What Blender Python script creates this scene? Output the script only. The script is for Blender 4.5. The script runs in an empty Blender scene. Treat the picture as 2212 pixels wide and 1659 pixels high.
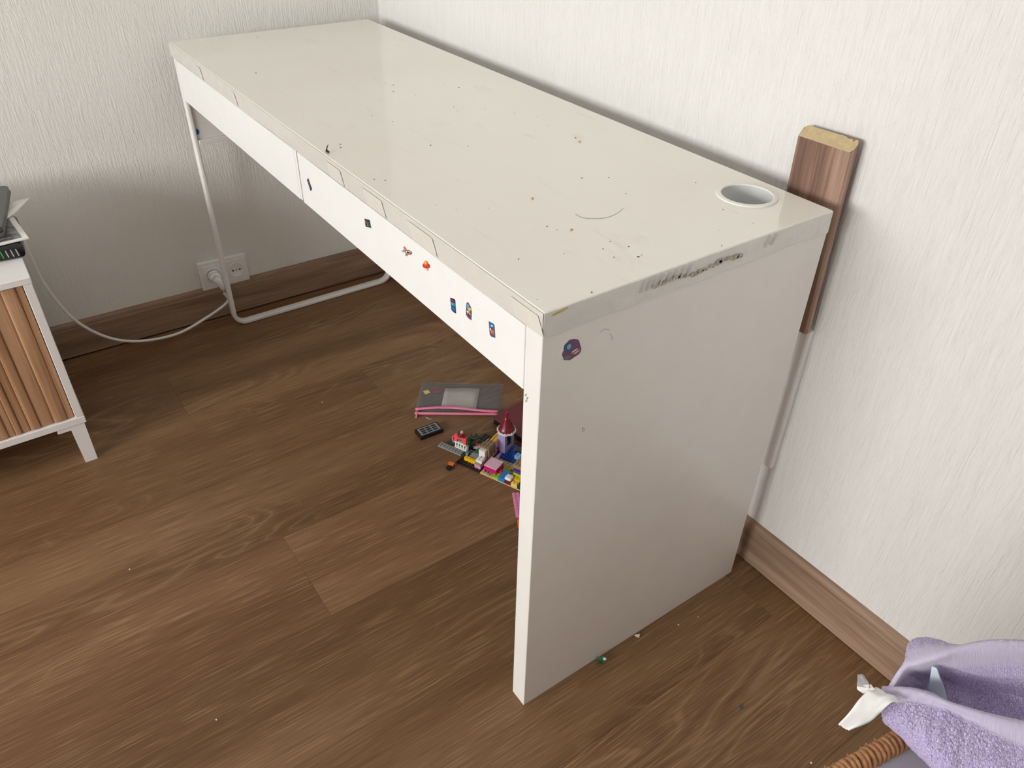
import bpy, bmesh, math, random
from mathutils import Vector, Matrix, noise as mnoise

random.seed(7)
S = bpy.context.scene
COL = S.collection
PI = math.pi

# ------------------------------------------------------------------ camera
CAM_R = [[0.5737183983392425, 0.818801894666503, 0.02026466623459172],
         [0.4936050143442553, -0.32590375512635444, -0.8063131105276342],
         [-0.6536063717722325, 0.47259940719925403, -0.5911417013657994]]
CAM_C = Vector((1.980772086044292, -0.44561054033320036, 1.1793611244496292))
FPX = 1674.25
cam_data = bpy.data.cameras.new('camera')
cam = bpy.data.objects.new('camera', cam_data)
COL.objects.link(cam)
cam_data.sensor_width = 36.0
cam_data.lens = FPX * 36.0 / 2212.0
cam_data.clip_start = 0.02
_r, _d, _f = (Vector(v) for v in CAM_R)
cam.matrix_world = Matrix(((_r.x, -_d.x, -_f.x, CAM_C.x),
                           (_r.y, -_d.y, -_f.y, CAM_C.y),
                           (_r.z, -_d.z, -_f.z, CAM_C.z),
                           (0, 0, 0, 1)))
S.camera = cam


def at(px, py, axis, val):
    """survey helper: where the sight line of a photo pixel meets the plane axis=val"""
    d = _r * ((px - 1106.0) / FPX) + _d * ((py - 829.5) / FPX) + _f
    t = (val - CAM_C[axis]) / d[axis]
    return CAM_C + d * t


# ------------------------------------------------------------------ world, light, exposure
S.view_settings.view_transform = 'Standard'
S.view_settings.look = 'None'
S.view_settings.gamma = 1.0
S.view_settings.exposure = 0.0
S.view_settings.use_curve_mapping = False

W = bpy.data.worlds.new('world')
S.world = W
W.use_nodes = True
wn = W.node_tree
wn.nodes.clear()
wo = wn.nodes.new('ShaderNodeOutputWorld')
wb = wn.nodes.new('ShaderNodeBackground')
ws = wn.nodes.new('ShaderNodeTexSky')
ws.sky_type = 'HOSEK_WILKIE'
ws.sun_direction = (0.3, 0.6, 0.75)
ws.turbidity = 6.0
wm = wn.nodes.new('ShaderNodeMixRGB')
wm.inputs[0].default_value = 0.7
wm.inputs[2].default_value = (0.9, 0.92, 0.95, 1)
wn.links.new(ws.outputs[0], wm.inputs[1])
wn.links.new(wm.outputs[0], wb.inputs[0])
wb.inputs[1].default_value = 1.5
wn.links.new(wb.outputs[0], wo.inputs[0])

# daylight through the window of the wall behind the camera
WIN = (0.3, 2.6, 0.75, 1.85)          # x0 x1 z0 z1 of the window opening
WALL_F = -3.4
ld = bpy.data.lights.new('window_daylight', 'AREA')
ld.shape = 'RECTANGLE'
ld.size = WIN[1] - WIN[0]
ld.size_y = WIN[3] - WIN[2]
ld.energy = 150.0
ld.color = (1.0, 0.985, 0.965)
lo = bpy.data.objects.new('window_daylight', ld)
COL.objects.link(lo)
lo.location = ((WIN[0] + WIN[1]) / 2, WALL_F - 0.13, (WIN[2] + WIN[3]) / 2)
lo.rotation_euler = (PI / 2, 0, 0)


# ------------------------------------------------------------------ materials
def srgb(r, g, b):
    def f(c):
        c /= 255.0
        return c / 12.92 if c <= 0.04045 else ((c + 0.055) / 1.055) ** 2.4
    return (f(r), f(g), f(b), 1.0)


class NT:
    """tiny node-tree writer"""
    def __init__(self, name):
        self.m = bpy.data.materials.new(name)
        self.m.use_nodes = True
        self.t = self.m.node_tree
        self.t.nodes.clear()
        self.out = self.n('ShaderNodeOutputMaterial')

    def n(self, typ, **kw):
        nd = self.t.nodes.new(typ)
        for k, v in kw.items():
            setattr(nd, k, v)
        return nd

    def set(self, sock, v):
        if hasattr(v, 'links'):
            self.t.links.new(v, sock)
        else:
            sock.default_value = v

    def principled(self, **kw):
        p = self.n('ShaderNodeBsdfPrincipled')
        for k, v in kw.items():
            self.set(p.inputs[k], v)
        return p

    def mapping(self, src, scale=(1, 1, 1), loc=(0, 0, 0), rot=(0, 0, 0)):
        mp = self.n('ShaderNodeMapping')
        self.t.links.new(src, mp.inputs['Vector'])
        self.set(mp.inputs['Scale'], scale)
        self.set(mp.inputs['Location'], loc)
        self.set(mp.inputs['Rotation'], rot)
        return mp.outputs[0]

    def noise(self, vec, scale=1.0, detail=2.0, rough=0.5, dist=0.0):
        nd = self.n('ShaderNodeTexNoise')
        self.t.links.new(vec, nd.inputs['Vector'])
        self.set(nd.inputs['Scale'], scale)
        self.set(nd.inputs['Detail'], detail)
        self.set(nd.inputs['Roughness'], rough)
        self.set(nd.inputs['Distortion'], dist)
        return nd.outputs['Fac']

    def ramp(self, fac, stops, interp='LINEAR'):
        r = self.n('ShaderNodeValToRGB')
        r.color_ramp.interpolation = interp
        els = r.color_ramp.elements
        while len(els) < len(stops):
            els.new(0.5)
        for e, (p, c) in zip(els, stops):
            e.position = p
            e.color = c if not isinstance(c, (int, float)) else (c, c, c, 1)
        self.t.links.new(fac, r.inputs[0])
        return r.outputs[0]

    def math(self, op, a, b=0.0, clamp=False):
        m = self.n('ShaderNodeMath', operation=op, use_clamp=clamp)
        self.set(m.inputs[0], a)
        self.set(m.inputs[1], b)
        return m.outputs[0]

    def mix(self, fac, a, b, blend='MIX'):
        m = self.n('ShaderNodeMixRGB', blend_type=blend)
        self.set(m.inputs[0], fac)
        self.set(m.inputs[1], a)
        self.set(m.inputs[2], b)
        return m.outputs[0]

    def bump(self, h, strength=0.3, dist=0.001):
        b = self.n('ShaderNodeBump')
        self.set(b.inputs['Strength'], strength)
        self.set(b.inputs['Distance'], dist)
        self.t.links.new(h, b.inputs['Height'])
        return b.outputs[0]

    def pos(self):
        return self.n('ShaderNodeNewGeometry').outputs['Position']

    def obj(self):
        return self.n('ShaderNodeTexCoord').outputs['Object']

    def done(self, shader):
        self.t.links.new(shader, self.out.inputs['Surface'])
        return self.m


def plain(name, col, rough=0.4, var=0.06, spec=0.5, metal=0.0, bump=0.0, bscale=200.0, scale=25.0, **kw):
    t = NT(name)
    o = t.obj()
    f = t.noise(o, scale, 4.0)
    dark = tuple(c * (1 - var) for c in col[:3]) + (1,)
    lite = tuple(min(1, c * (1 + var)) for c in col[:3]) + (1,)
    c = t.ramp(f, [(0.3, dark), (0.7, lite)])
    args = {'Base Color': c, 'Roughness': rough, 'Specular IOR Level': spec, 'Metallic': metal}
    args.update(kw)
    p = t.principled(**args)
    if bump:
        t.t.links.new(t.bump(t.noise(o, bscale, 3.0), 0.4, bump), p.inputs['Normal'])
    return t.done(p.outputs[0])


def wall_mat(name, horiz):
    """painted wallpaper with a vertical brush-like relief; horiz = axis that runs along the wall"""
    t = NT(name)
    p = t.obj()
    sc = (250, 1, 15) if horiz == 0 else (1, 230, 26)
    sc2 = (700, 1, 160) if horiz == 0 else (1, 700, 160)
    sc3 = (120, 1, 8) if horiz == 0 else (1, 90, 14)
    a = t.noise(t.mapping(p, sc), 1.0, 3.0, 0.6, 0.12 if horiz == 0 else 0.4)
    b = t.noise(t.mapping(p, sc2), 1.0, 2.0)
    c = t.noise(t.mapping(p, sc3), 1.0, 4.0, 0.6, 0.15 if horiz == 0 else 0.6)
    ridge = t.ramp(a, [(0.42, 0.0), (0.56, 0.85), (0.72, 1.0)])
    drips = t.ramp(c, [(0.52, 0.0), (0.66, 1.0)])
    h = t.math('ADD', t.math('MULTIPLY', ridge, 0.55), t.math('MULTIPLY', b, 0.35))
    h = t.math('ADD', h, t.math('MULTIPLY', drips, 0.5))
    patch = t.noise(p, 2.2, 3.0)
    k_ = 1.0 if horiz == 0 else 1.04
    kb = 1.0 if horiz == 0 else 0.975  # side walls lifted and warmed: bounced light put into the paint colour
    base = t.ramp(patch, [(0.3, (0.755 * k_, 0.745 * k_, 0.722 * k_ * kb, 1)), (0.7, (0.785 * k_, 0.775 * k_, 0.752 * k_ * kb, 1))])
    pr = t.principled(**{'Base Color': base, 'Roughness': 0.62, 'Specular IOR Level': 0.25})
    t.t.links.new(t.bump(h, 0.85 if horiz == 0 else 0.6, 0.0012), pr.inputs['Normal'])
    return t.done(pr.outputs[0])


def floor_wood(name):
    t = NT(name)
    g = t.pos()
    rnd = t.n('ShaderNodeObjectInfo').outputs['Random']
    comb = t.n('ShaderNodeCombineXYZ')
    t.set(comb.inputs[0], t.math('MULTIPLY', rnd, 37.0))
    t.set(comb.inputs[1], t.math('MULTIPLY', rnd, 91.0))
    va = t.n('ShaderNodeVectorMath', operation='ADD')
    t.t.links.new(g, va.inputs[0])
    t.t.links.new(comb.outputs[0], va.inputs[1])
    p = va.outputs[0]
    # broad tone bands
    band = t.noise(t.mapping(p, (7.0, 0.55, 1)), 1.0, 4.0, 0.55, 0.5)
    c = t.ramp(band, [(0.28, FLOOR_D), (0.5, FLOOR_M), (0.74, FLOOR_L)])
    # cathedral grain: contour lines of a slow field stretched along the plank
    fld = t.noise(t.mapping(p, (10.0, 1.7, 1)), 1.0, 1.5, 0.4, 0.5)
    ring = t.math('SINE', t.math('MULTIPLY', fld, 85.0))
    ringm = t.ramp(t.noise(t.mapping(p, (6.5, 1.3, 1), (3.3, 1.7, 0)), 1.0, 2.0), [(0.53, 0.0), (0.64, 1.0)])
    ringd = t.math('MULTIPLY', t.ramp(t.math('MULTIPLY_ADD', ring, 0.5), [(0.0, 1.0), (0.5, 0.0)]), ringm)
    ringl = t.math('MULTIPLY', t.ramp(ring, [(0.75, 0.0), (0.98, 1.0)]), ringm)
    c = t.mix(t.math('MULTIPLY', ringd, 0.26), c, FLOOR_DD)
    c = t.mix(t.math('MULTIPLY', ringl, 0.20), c, FLOOR_LL)
    # fine fibre, dark and limed light streaks
    fib = t.noise(t.mapping(p, (430, 9.5, 1)), 1.0, 3.0, 0.62)
    fm = t.noise(t.mapping(p, (9.0, 1.6, 1), (9, 2, 0)), 1.0, 2.0)
    fmm = t.ramp(fm, [(0.36, 0.35), (0.64, 1.0)])
    lite = t.math('MULTIPLY', t.ramp(fib, [(0.53, 0.0), (0.66, 1.0)]), fmm)
    dark = t.ramp(fib, [(0.30, 1.0), (0.46, 0.0)])
    c = t.mix(t.math('MULTIPLY', lite, 0.44), c, FLOOR_LL)
    c = t.mix(t.math('MULTIPLY', dark, 0.42), c, FLOOR_DD)
    # knots
    vor = t.n('ShaderNodeTexVoronoi')
    t.t.links.new(t.mapping(p, (2.6, 1.05, 1)), vor.inputs['Vector'])
    vor.inputs['Scale'].default_value = 1.0
    kn = t.ramp(vor.outputs['Distance'], [(0.03, 1.0), (0.10, 0.0)])
    c = t.mix(t.math('MULTIPLY', kn, 0.5), c, FLOOR_DD)
    # plank to plank tone
    hs = t.n('ShaderNodeHueSaturation')
    t.set(hs.inputs['Value'], t.math('MULTIPLY_ADD', rnd, 0.16))
    hs.inputs['Value'].links[0].from_node.inputs[2].default_value = 0.92
    t.set(hs.inputs['Hue'], t.math('MULTIPLY_ADD', rnd, -0.004))
    hs.inputs['Hue'].links[0].from_node.inputs[2].default_value = 0.500
    t.set(hs.inputs['Color'], c)
    pr = t.principled(**{'Base Color': hs.outputs[0], 'Roughness': 0.5, 'Specular IOR Level': 0.32})
    t.t.links.new(t.bump(fib, 0.18, 0.0005), pr.inputs['Normal'])
    return t.done(pr.outputs[0])


FLOOR_DD = srgb(60, 36, 17)
FLOOR_D = srgb(98, 69, 42)
FLOOR_M = srgb(121, 90, 60)
FLOOR_L = srgb(140, 110, 78)
FLOOR_LL = srgb(182, 152, 115)


def board_wood(name, along, dark, mid, light, fine=260.0):
    """straight grained wood decor; along = axis of the grain in object space"""
    t = NT(name)
    o = t.obj()
    sc = [14.0, 14.0, 14.0]
    sc[along] = 0.9
    sf = [fine, fine, fine]
    sf[along] = 5.0
    band = t.noise(t.mapping(o, tuple(sc)), 2.2, 5.0, 0.6, 0.4)
    c = t.ramp(band, [(0.28, dark), (0.5, mid), (0.72, light)])
    fib = t.noise(t.mapping(o, tuple(sf)), 1.0, 3.0, 0.6)
    c = t.mix(t.math('MULTIPLY', t.ramp(fib, [(0.32, 1.0), (0.48, 0.0)]), 0.45), c, dark)
    c = t.mix(t.math('MULTIPLY', t.ramp(fib, [(0.55, 0.0), (0.70, 1.0)]), 0.35), c, light)
    pr = t.principled(**{'Base Color': c, 'Roughness': 0.5, 'Specular IOR Level': 0.3})
    t.t.links.new(t.bump(fib, 0.15, 0.0004), pr.inputs['Normal'])
    return t.done(pr.outputs[0])


def desktop_mat():
    t = NT('desktop_white_foil')
    o = t.obj()
    patch = t.noise(o, 3.0, 3.0)
    c = t.ramp(patch, [(0.3, (0.84, 0.81, 0.74, 1)), (0.7, (0.87, 0.85, 0.79, 1))])
    # wear: smudges, scratches and specks of dirt in the foil
    sm = t.noise(t.mapping(o, (6, 22, 1), rot=(0, 0, 0.5)), 1.0, 5.0, 0.65, 1.0)
    c = t.mix(t.math('MULTIPLY', t.ramp(sm, [(0.60, 0.0), (0.78, 1.0)]), 0.22), c, (0.50, 0.42, 0.34, 1))
    scr = t.noise(t.mapping(o, (22, 300, 1), rot=(0, 0, 0.6)), 1.0, 4.0, 0.7, 0.3)
    scm = t.ramp(t.noise(o, 9.0, 3.0, 0.6), [(0.55, 0.0), (0.68, 1.0)])
    c = t.mix(t.math('MULTIPLY', t.math('MULTIPLY', t.ramp(scr, [(0.64, 0.0), (0.70, 1.0)]), scm), 0.45), c, (0.32, 0.27, 0.21, 1))
    vor = t.n('ShaderNodeTexVoronoi')
    t.t.links.new(o, vor.inputs['Vector'])
    vor.inputs['Scale'].default_value = 26.0
    keep = t.ramp(t.noise(o, 5.0, 2.0), [(0.50, 0.0), (0.58, 1.0)])
    spk = t.math('MULTIPLY', t.ramp(vor.outputs['Distance'], [(0.018, 1.0), (0.04, 0.0)]), keep)
    c = t.mix(t.math('MULTIPLY', spk, 0.7), c, (0.20, 0.17, 0.13, 1))
    rg = t.ramp(sm, [(0.4, 0.045), (0.75, 0.16)])
    pr = t.principled(**{'Base Color': c, 'Roughness': rg, 'Specular IOR Level': 0.75})
    return t.done(pr.outputs[0])


def tape_mat(name, tint, opac, bmp=0.03):
    """clear packing tape, yellowed, wrinkled and grubby"""
    t = NT(name)
    o = t.obj()
    n1 = t.noise(t.mapping(o, (55, 55, 90)), 1.0, 4.0, 0.6, 1.5)
    n2 = t.noise(o, 22.0, 4.0, 0.6, 2.0)
    c = t.ramp(n2, [(0.35, tuple(x * 0.96 for x in tint[:3]) + (1,)), (0.65, tint)])
    gl = t.principled(**{'Base Color': c, 'Roughness': 0.16, 'Specular IOR Level': 0.6})
    t.t.links.new(t.bump(t.math('ADD', n1, t.math('MULTIPLY', n2, 1.5)), bmp, 0.0012), gl.inputs['Normal'])
    if opac >= 1:
        return t.done(gl.outputs[0])
    tr = t.n('ShaderNodeBsdfTransparent')
    mx = t.n('ShaderNodeMixShader')
    t.set(mx.inputs[0], t.ramp(n2, [(0.3, max(0, opac - 0.05)), (0.7, min(1, opac + 0.05))]))
    t.t.links.new(tr.outputs[0], mx.inputs[1])
    t.t.links.new(gl.outputs[0], mx.inputs[2])
    return t.done(mx.outputs[0])


def film_mat(name, tint, opac, rough=0.12):
    t = NT(name)
    o = t.obj()
    gl = t.principled(**{'Base Color': tint, 'Roughness': rough, 'Specular IOR Level': 0.7})
    t.t.links.new(t.bump(t.noise(o, 45.0, 3.0, 0.5, 0.8), 0.5, 0.002), gl.inputs['Normal'])
    tr = t.n('ShaderNodeBsdfTransparent')
    mx = t.n('ShaderNodeMixShader')
    t.set(mx.inputs[0], opac)
    t.t.links.new(tr.outputs[0], mx.inputs[1])
    t.t.links.new(gl.outputs[0], mx.inputs[2])
    return t.done(mx.outputs[0])


def glass_mat(name):
    t = NT(name)
    gl = t.n('ShaderNodeBsdfGlossy')
    gl.inputs['Roughness'].default_value = 0.02
    tr = t.n('ShaderNodeBsdfTransparent')
    fr = t.n('ShaderNodeFresnel')
    fr.inputs[0].default_value = 1.45
    mx = t.n('ShaderNodeMixShader')
    t.t.links.new(fr.outputs[0], mx.inputs[0])
    t.t.links.new(tr.outputs[0], mx.inputs[1])
    t.t.links.new(gl.outputs[0], mx.inputs[2])
    return t.done(mx.outputs[0])


def terry_mat():
    t = NT('lavender_terry')
    uv = t.n('ShaderNodeUVMap').outputs[0]
    hem = t.n('ShaderNodeAttribute', attribute_name='hem').outputs['Fac']
    o = t.obj()
    vor = t.n('ShaderNodeTexVoronoi')
    t.t.links.new(t.mapping(uv, (1, 1, 1)), vor.inputs['Vector'])
    vor.inputs['Scale'].default_value = 520.0
    vor.inputs['Randomness'].default_value = 0.55
    loops = vor.outputs['Distance']
    rib = t.noise(t.mapping(uv, (420, 40, 1)), 1.0, 2.0)
    n = t.noise(o, 18.0, 3.0)
    terry = t.mix(t.ramp(loops, [(0.15, 1.0), (0.6, 0.0)]), (0.42, 0.34, 0.60, 1), (0.80, 0.71, 0.94, 1))
    terry = t.mix(t.math('MULTIPLY', n, 0.25), terry, (0.66, 0.56, 0.84, 1))
    hemc = t.mix(rib, (0.46, 0.42, 0.58, 1), (0.62, 0.57, 0.72, 1))
    c = t.mix(hem, terry, hemc)
    pr = t.principled(**{'Base Color': c, 'Roughness': 0.9, 'Specular IOR Level': 0.1,
                         'Sheen Weight': 0.35, 'Sheen Roughness': 0.5})
    inv = t.math('SUBTRACT', 1.0, loops)
    h = t.math('ADD', t.math('MULTIPLY', inv, t.math('SUBTRACT', 1.0, hem)), t.math('MULTIPLY', rib, t.math('MULTIPLY', hem, 0.4)))
    t.t.links.new(t.bump(h, 0.7, 0.0016), pr.inputs['Normal'])
    return t.done(pr.outputs[0])


def picture_mat():
    """flat print: a dark, stormy black-and-white picture"""
    t = NT('picture_print')
    o = t.obj()
    n = t.noise(t.mapping(o, (40, 16, 1), rot=(0, 0, 0.5)), 1.0, 6.0, 0.65, 1.6)
    c = t.ramp(n, [(0.34, (0.012, 0.013, 0.02, 1)), (0.45, (0.09, 0.085, 0.09, 1)), (0.57, (0.28, 0.27, 0.27, 1)), (0.74, (0.5, 0.48, 0.46, 1))])
    pr = t.principled(**{'Base Color': c, 'Roughness': 0.35})
    return t.done(pr.outputs[0])


M = {}
M['wall_x'] = wall_mat('wall_paint_long', 0)
M['wall_y'] = wall_mat('wall_paint_short', 1)
M['ceiling'] = plain('ceiling_paint', (0.82, 0.81, 0.79, 1), 0.8, 0.02)
M['floor'] = floor_wood('floor_planks')
M['subfloor'] = plain('subfloor', (0.02, 0.014, 0.01, 1), 0.9)
M['base_x'] = board_wood('skirting_wood_x', 0, srgb(114, 90, 72), srgb(150, 124, 103), srgb(174, 148, 126))
M['base_y'] = board_wood('skirting_wood_y', 1, srgb(116, 82, 62), srgb(152, 117, 93), srgb(174, 140, 114))
M['offcut'] = board_wood('offcut_wood', 2, srgb(88, 64, 54), srgb(142, 111, 95), srgb(186, 156, 138), 330.0)
M['mdf'] = plain('raw_fibreboard', srgb(190, 170, 132), 0.85, 0.10, 0.2, bump=0.0006, bscale=700.0, scale=160.0)
M['slat'] = board_wood('slat_wood', 2, srgb(140, 100, 70), srgb(180, 138, 104), srgb(200, 160, 126), 220.0)
M['white'] = plain('white_foil', (0.84, 0.84, 0.82, 1), 0.32, 0.015, 0.5)
M['edge_white'] = plain('edge_band_white', (0.84, 0.82, 0.77, 1), 0.3, 0.01)
M['white_panel'] = plain('white_panel_foil', (0.82, 0.80, 0.765, 1), 0.30, 0.015, 0.5)
M['white_cab'] = plain('cabinet_white', (0.83, 0.80, 0.79, 1), 0.4, 0.015)
M['white_metal'] = plain('white_powder_coat', (0.82, 0.80, 0.77, 1), 0.35, 0.02)
M['seam'] = plain('seam_dark', (0.10, 0.09, 0.08, 1), 0.8)
M['desktop'] = desktop_mat()
M['tape_front'] = tape_mat('clear_tape_front', (0.66, 0.63, 0.585, 1), 1)
M['tape_side'] = tape_mat('clear_tape_side', (0.76, 0.755, 0.72, 1), 1, 0.30)
M['tape_scrap'] = tape_mat('tape_scrap', (0.70, 0.665, 0.60, 1), 1, 0.10)
M['tape_fold'] = tape_mat('tape_fold', (0.52, 0.51, 0.49, 1), 1)
M['dirt'] = plain('tape_dirt', (0.46, 0.40, 0.32, 1), 0.7, 0.5, scale=300.0)
M['mustard'] = plain('mustard_streak', (0.55, 0.36, 0.02, 1), 0.5)
M['plastic_white'] = plain('white_plastic', (0.88, 0.88, 0.87, 1), 0.3, 0.01)
M['plastic_grey'] = plain('pale_grey_plastic', (0.62, 0.64, 0.65, 1), 0.4, 0.02)
M['plastic_cream'] = plain('cream_plastic', (0.82, 0.81, 0.75, 1), 0.35, 0.01)
M['hole_grey'] = plain('tube_grey', (0.62, 0.63, 0.63, 1), 0.5, 0.02)
M['socket_hole'] = plain('socket_hole', (0.01, 0.01, 0.01, 1), 0.6)
M['metal'] = plain('steel', (0.6, 0.58, 0.55, 1), 0.3, 0.05, metal=1.0)
M['cable'] = plain('cable_sheath', (0.84, 0.82, 0.80, 1), 0.4, 0.02)
M['laptop'] = plain('laptop_shell', (0.10, 0.10, 0.10, 1), 0.35, 0.04, metal=0.3)
M['paper'] = plain('paper', (0.85, 0.84, 0.80, 1), 0.7, 0.02)
M['paper_grey'] = plain('thin_paper', (0.45, 0.43, 0.41, 1), 0.7, 0.12)
M['print'] = picture_mat()
M['ink'] = plain('teal_ink', (0.18, 0.30, 0.30, 1), 0.7)
M['router'] = plain('router_black', (0.008, 0.009, 0.014, 1), 0.22, 0.1)
M['led_white'] = plain('lamp_slot', (0.45, 0.43, 0.38, 1), 0.4)
tl = NT('led_green')
M['led_green'] = tl.done(tl.principled(**{'Base Color': (0.02, 0.3, 0.02, 1), 'Emission Color': (0.08, 0.9, 0.06, 1), 'Emission Strength': 0.08}).outputs[0])
M['wicker'] = board_wood('wicker', 1, srgb(146, 98, 64), srgb(190, 138, 96), srgb(214, 168, 126), 160.0)
M['wicker_dark'] = plain('wicker_core', srgb(60, 34, 18), 0.8, 0.2)
M['liner'] = plain('grey_cotton', (0.44, 0.42, 0.46, 1), 0.85, 0.04, 0.1, bump=0.0003, bscale=1500.0)
M['terry'] = terry_mat()
M['tag_white'] = plain('white_cotton_tape', (0.84, 0.84, 0.82, 1), 0.6, 0.02, 0.3)
M['tag_blue'] = plain('pale_blue_label', (0.62, 0.70, 0.76, 1), 0.6, 0.02, 0.3)
M['vinyl'] = film_mat('clear_vinyl', (0.70, 0.64, 0.62, 1), 0.075)
M['zip_pink'] = plain('pink_zip', (0.80, 0.22, 0.36, 1), 0.5, 0.08)
M['trans_clear'] = film_mat('clear_plastic', (0.75, 0.72, 0.72, 1), 0.45)
M['trans_teal'] = film_mat('teal_plastic', (0.15, 0.36, 0.38, 1), 0.7)
M['crumb_brown'] = plain('crumb_brown', (0.10, 0.06, 0.04, 1), 0.8, 0.3)
M['crumb_orange'] = plain('crumb_orange', (0.60, 0.33, 0.12, 1), 0.8, 0.2)
M['crumb_pale'] = plain('crumb_pale', (0.75, 0.68, 0.58, 1), 0.8, 0.1)
M['glass'] = glass_mat('window_glass')
BR = {'black': (0.010, 0.010, 0.011), 'tan': (0.56, 0.43, 0.24), 'grey': (0.26, 0.27, 0.28), 'dgrey': (0.10, 0.11, 0.11),
      'green': (0.01, 0.17, 0.06), 'dgreen': (0.005, 0.07, 0.03), 'white': (0.80, 0.77, 0.74), 'coral': (0.80, 0.09, 0.09),
      'dred': (0.16, 0.008, 0.015), 'red': (0.62, 0.02, 0.02), 'pink': (0.72, 0.26, 0.46), 'lpink': (0.70, 0.45, 0.55),
      'yellow': (0.80, 0.46, 0.01), 'lyellow': (0.80, 0.58, 0.12), 'brown': (0.10, 0.035, 0.015), 'gold': (0.45, 0.20, 0.01),
      'dtan': (0.26, 0.18, 0.10), 'lav': (0.36, 0.31, 0.55), 'magenta': (0.52, 0.005, 0.14), 'navy': (0.006, 0.012, 0.10),
      'blue': (0.006, 0.06, 0.33), 'azure': (0.01, 0.20, 0.55), 'lblue': (0.20, 0.42, 0.72), 'lime': (0.38, 0.50, 0.02),
      'purple': (0.08, 0.03, 0.22), 'orange': (0.75, 0.17, 0.01), 'dmag': (0.30, 0.004, 0.06)}
for k, v in BR.items():
    M['b_' + k] = plain('brick_' + k, v + (1,), 0.28, 0.03)
M['bookred'] = plain('dark_red_cover', (0.13, 0.018, 0.022, 1), 0.55, 0.08)
for k, v in {'st_dark': (0.03, 0.02, 0.05), 'st_green': (0.02, 0.05, 0.03), 'st_red': (0.6, 0.04, 0.03), 'st_orange': (0.75, 0.16, 0.04),
             'st_blue': (0.02, 0.13, 0.35), 'st_navy': (0.01, 0.02, 0.14), 'st_sky': (0.16, 0.42, 0.60), 'st_yellow': (0.80, 0.47, 0.05),
             'st_white': (0.82, 0.82, 0.82), 'st_teal': (0.02, 0.30, 0.22), 'st_mauve': (0.17, 0.08, 0.14), 'st_slate': (0.07, 0.10, 0.17),
             'st_rose': (0.42, 0.12, 0.16), 'st_grey': (0.16, 0.17, 0.20), 'st_dot': (0.01, 0.10, 0.42)}.items():
    M[k] = plain(k, v + (1,), 0.35, 0.08, scale=400.0)
M['st_grey2'] = plain('scuff_grey', (0.60, 0.59, 0.57, 1), 0.5)


# ------------------------------------------------------------------ mesh helpers
def link(name, bm, mats, parent=None, smooth=False, loc=None, rotz=0.0):
    me = bpy.data.meshes.new(name)
    bm.normal_update()
    bm.to_mesh(me)
    bm.free()
    if not isinstance(mats, (list, tuple)):
        mats = [mats]
    for m in mats:
        me.materials.append(M[m] if isinstance(m, str) else m)
    if smooth:
        for p in me.polygons:
            p.use_smooth = True
    o = bpy.data.objects.new(name, me)
    COL.objects.link(o)
    if parent is not None:
        o.parent = parent
    if loc is not None:
        o.location = loc
    o.rotation_euler[2] = rotz
    return o


def tag(o, label=None, cat=None, group=None, kind=None):
    if label:
        o['label'] = label
    if cat:
        o['category'] = cat
    if group:
        o['group'] = group
    if kind:
        o['kind'] = kind
    return o


def thing(name, label, cat, loc=(0, 0, 0), rotz=0.0, group=None):
    o = bpy.data.objects.new(name, None)
    o.empty_display_size = 0.05
    COL.objects.link(o)
    o.location = loc
    o.rotation_euler[2] = rotz
    return tag(o, label, cat, group)


def add_box(bm, lo_, hi_, bev=0.0, mi=0, seg=1, mat4=None):
    """box from two corners with optional bevel, appended to bm"""
    tmp = bmesh.new()
    bmesh.ops.create_cube(tmp, size=1.0)
    for v in tmp.verts:
        v.co = Vector((lo_[i] + (v.co[i] + 0.5) * (hi_[i] - lo_[i]) for i in range(3)))
    if bev > 0:
        bmesh.ops.bevel(tmp, geom=list(tmp.edges), offset=bev, segments=seg, affect='EDGES', profile=0.6)
    append(bm, tmp, mi, mat4)


def append(bm, tmp, mi=0, mat4=None, smooth=None):
    vm = {}
    for v in tmp.verts:
        co = mat4 @ v.co if mat4 is not None else v.co
        vm[v] = bm.verts.new(co)
    for f in tmp.faces:
        try:
            nf = bm.faces.new([vm[v] for v in f.verts])
            nf.material_index = mi
            nf.smooth = f.smooth if smooth is None else smooth
        except ValueError:
            pass
    tmp.free()


def boxobj(name, lo_, hi_, mat, parent=None, bev=0.001, seg=1, **kw):
    bm = bmesh.new()
    add_box(bm, lo_, hi_, bev, 0, seg)
    return link(name, bm, mat, parent, **kw)


def add_cyl(bm, c, r, h, n=16, mi=0, r2=None, axis=2, smooth=True):
    """cylinder / cone frustum from base centre c along axis"""
    r2 = r if r2 is None else r2
    def pt(a, rr, t):
        u, v = rr * math.cos(a), rr * math.sin(a)
        if axis == 2:
            return Vector((c[0] + u, c[1] + v, c[2] + t))
        if axis == 1:
            return Vector((c[0] + u, c[1] + t, c[2] + v))
        return Vector((c[0] + t, c[1] + u, c[2] + v))
    b = [bm.verts.new(pt(2 * PI * i / n, r, 0)) for i in range(n)]
    t = [bm.verts.new(pt(2 * PI * i / n, r2, h)) for i in range(n)]
    fs = []
    for i in range(n):
        f = bm.faces.new((b[i], b[(i + 1) % n], t[(i + 1) % n], t[i]))
        f.smooth = smooth
        fs.append(f)
    fs.append(bm.faces.new(list(reversed(b))))
    fs.append(bm.faces.new(t))
    for f in fs:
        f.material_index = mi
    return fs


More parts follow.
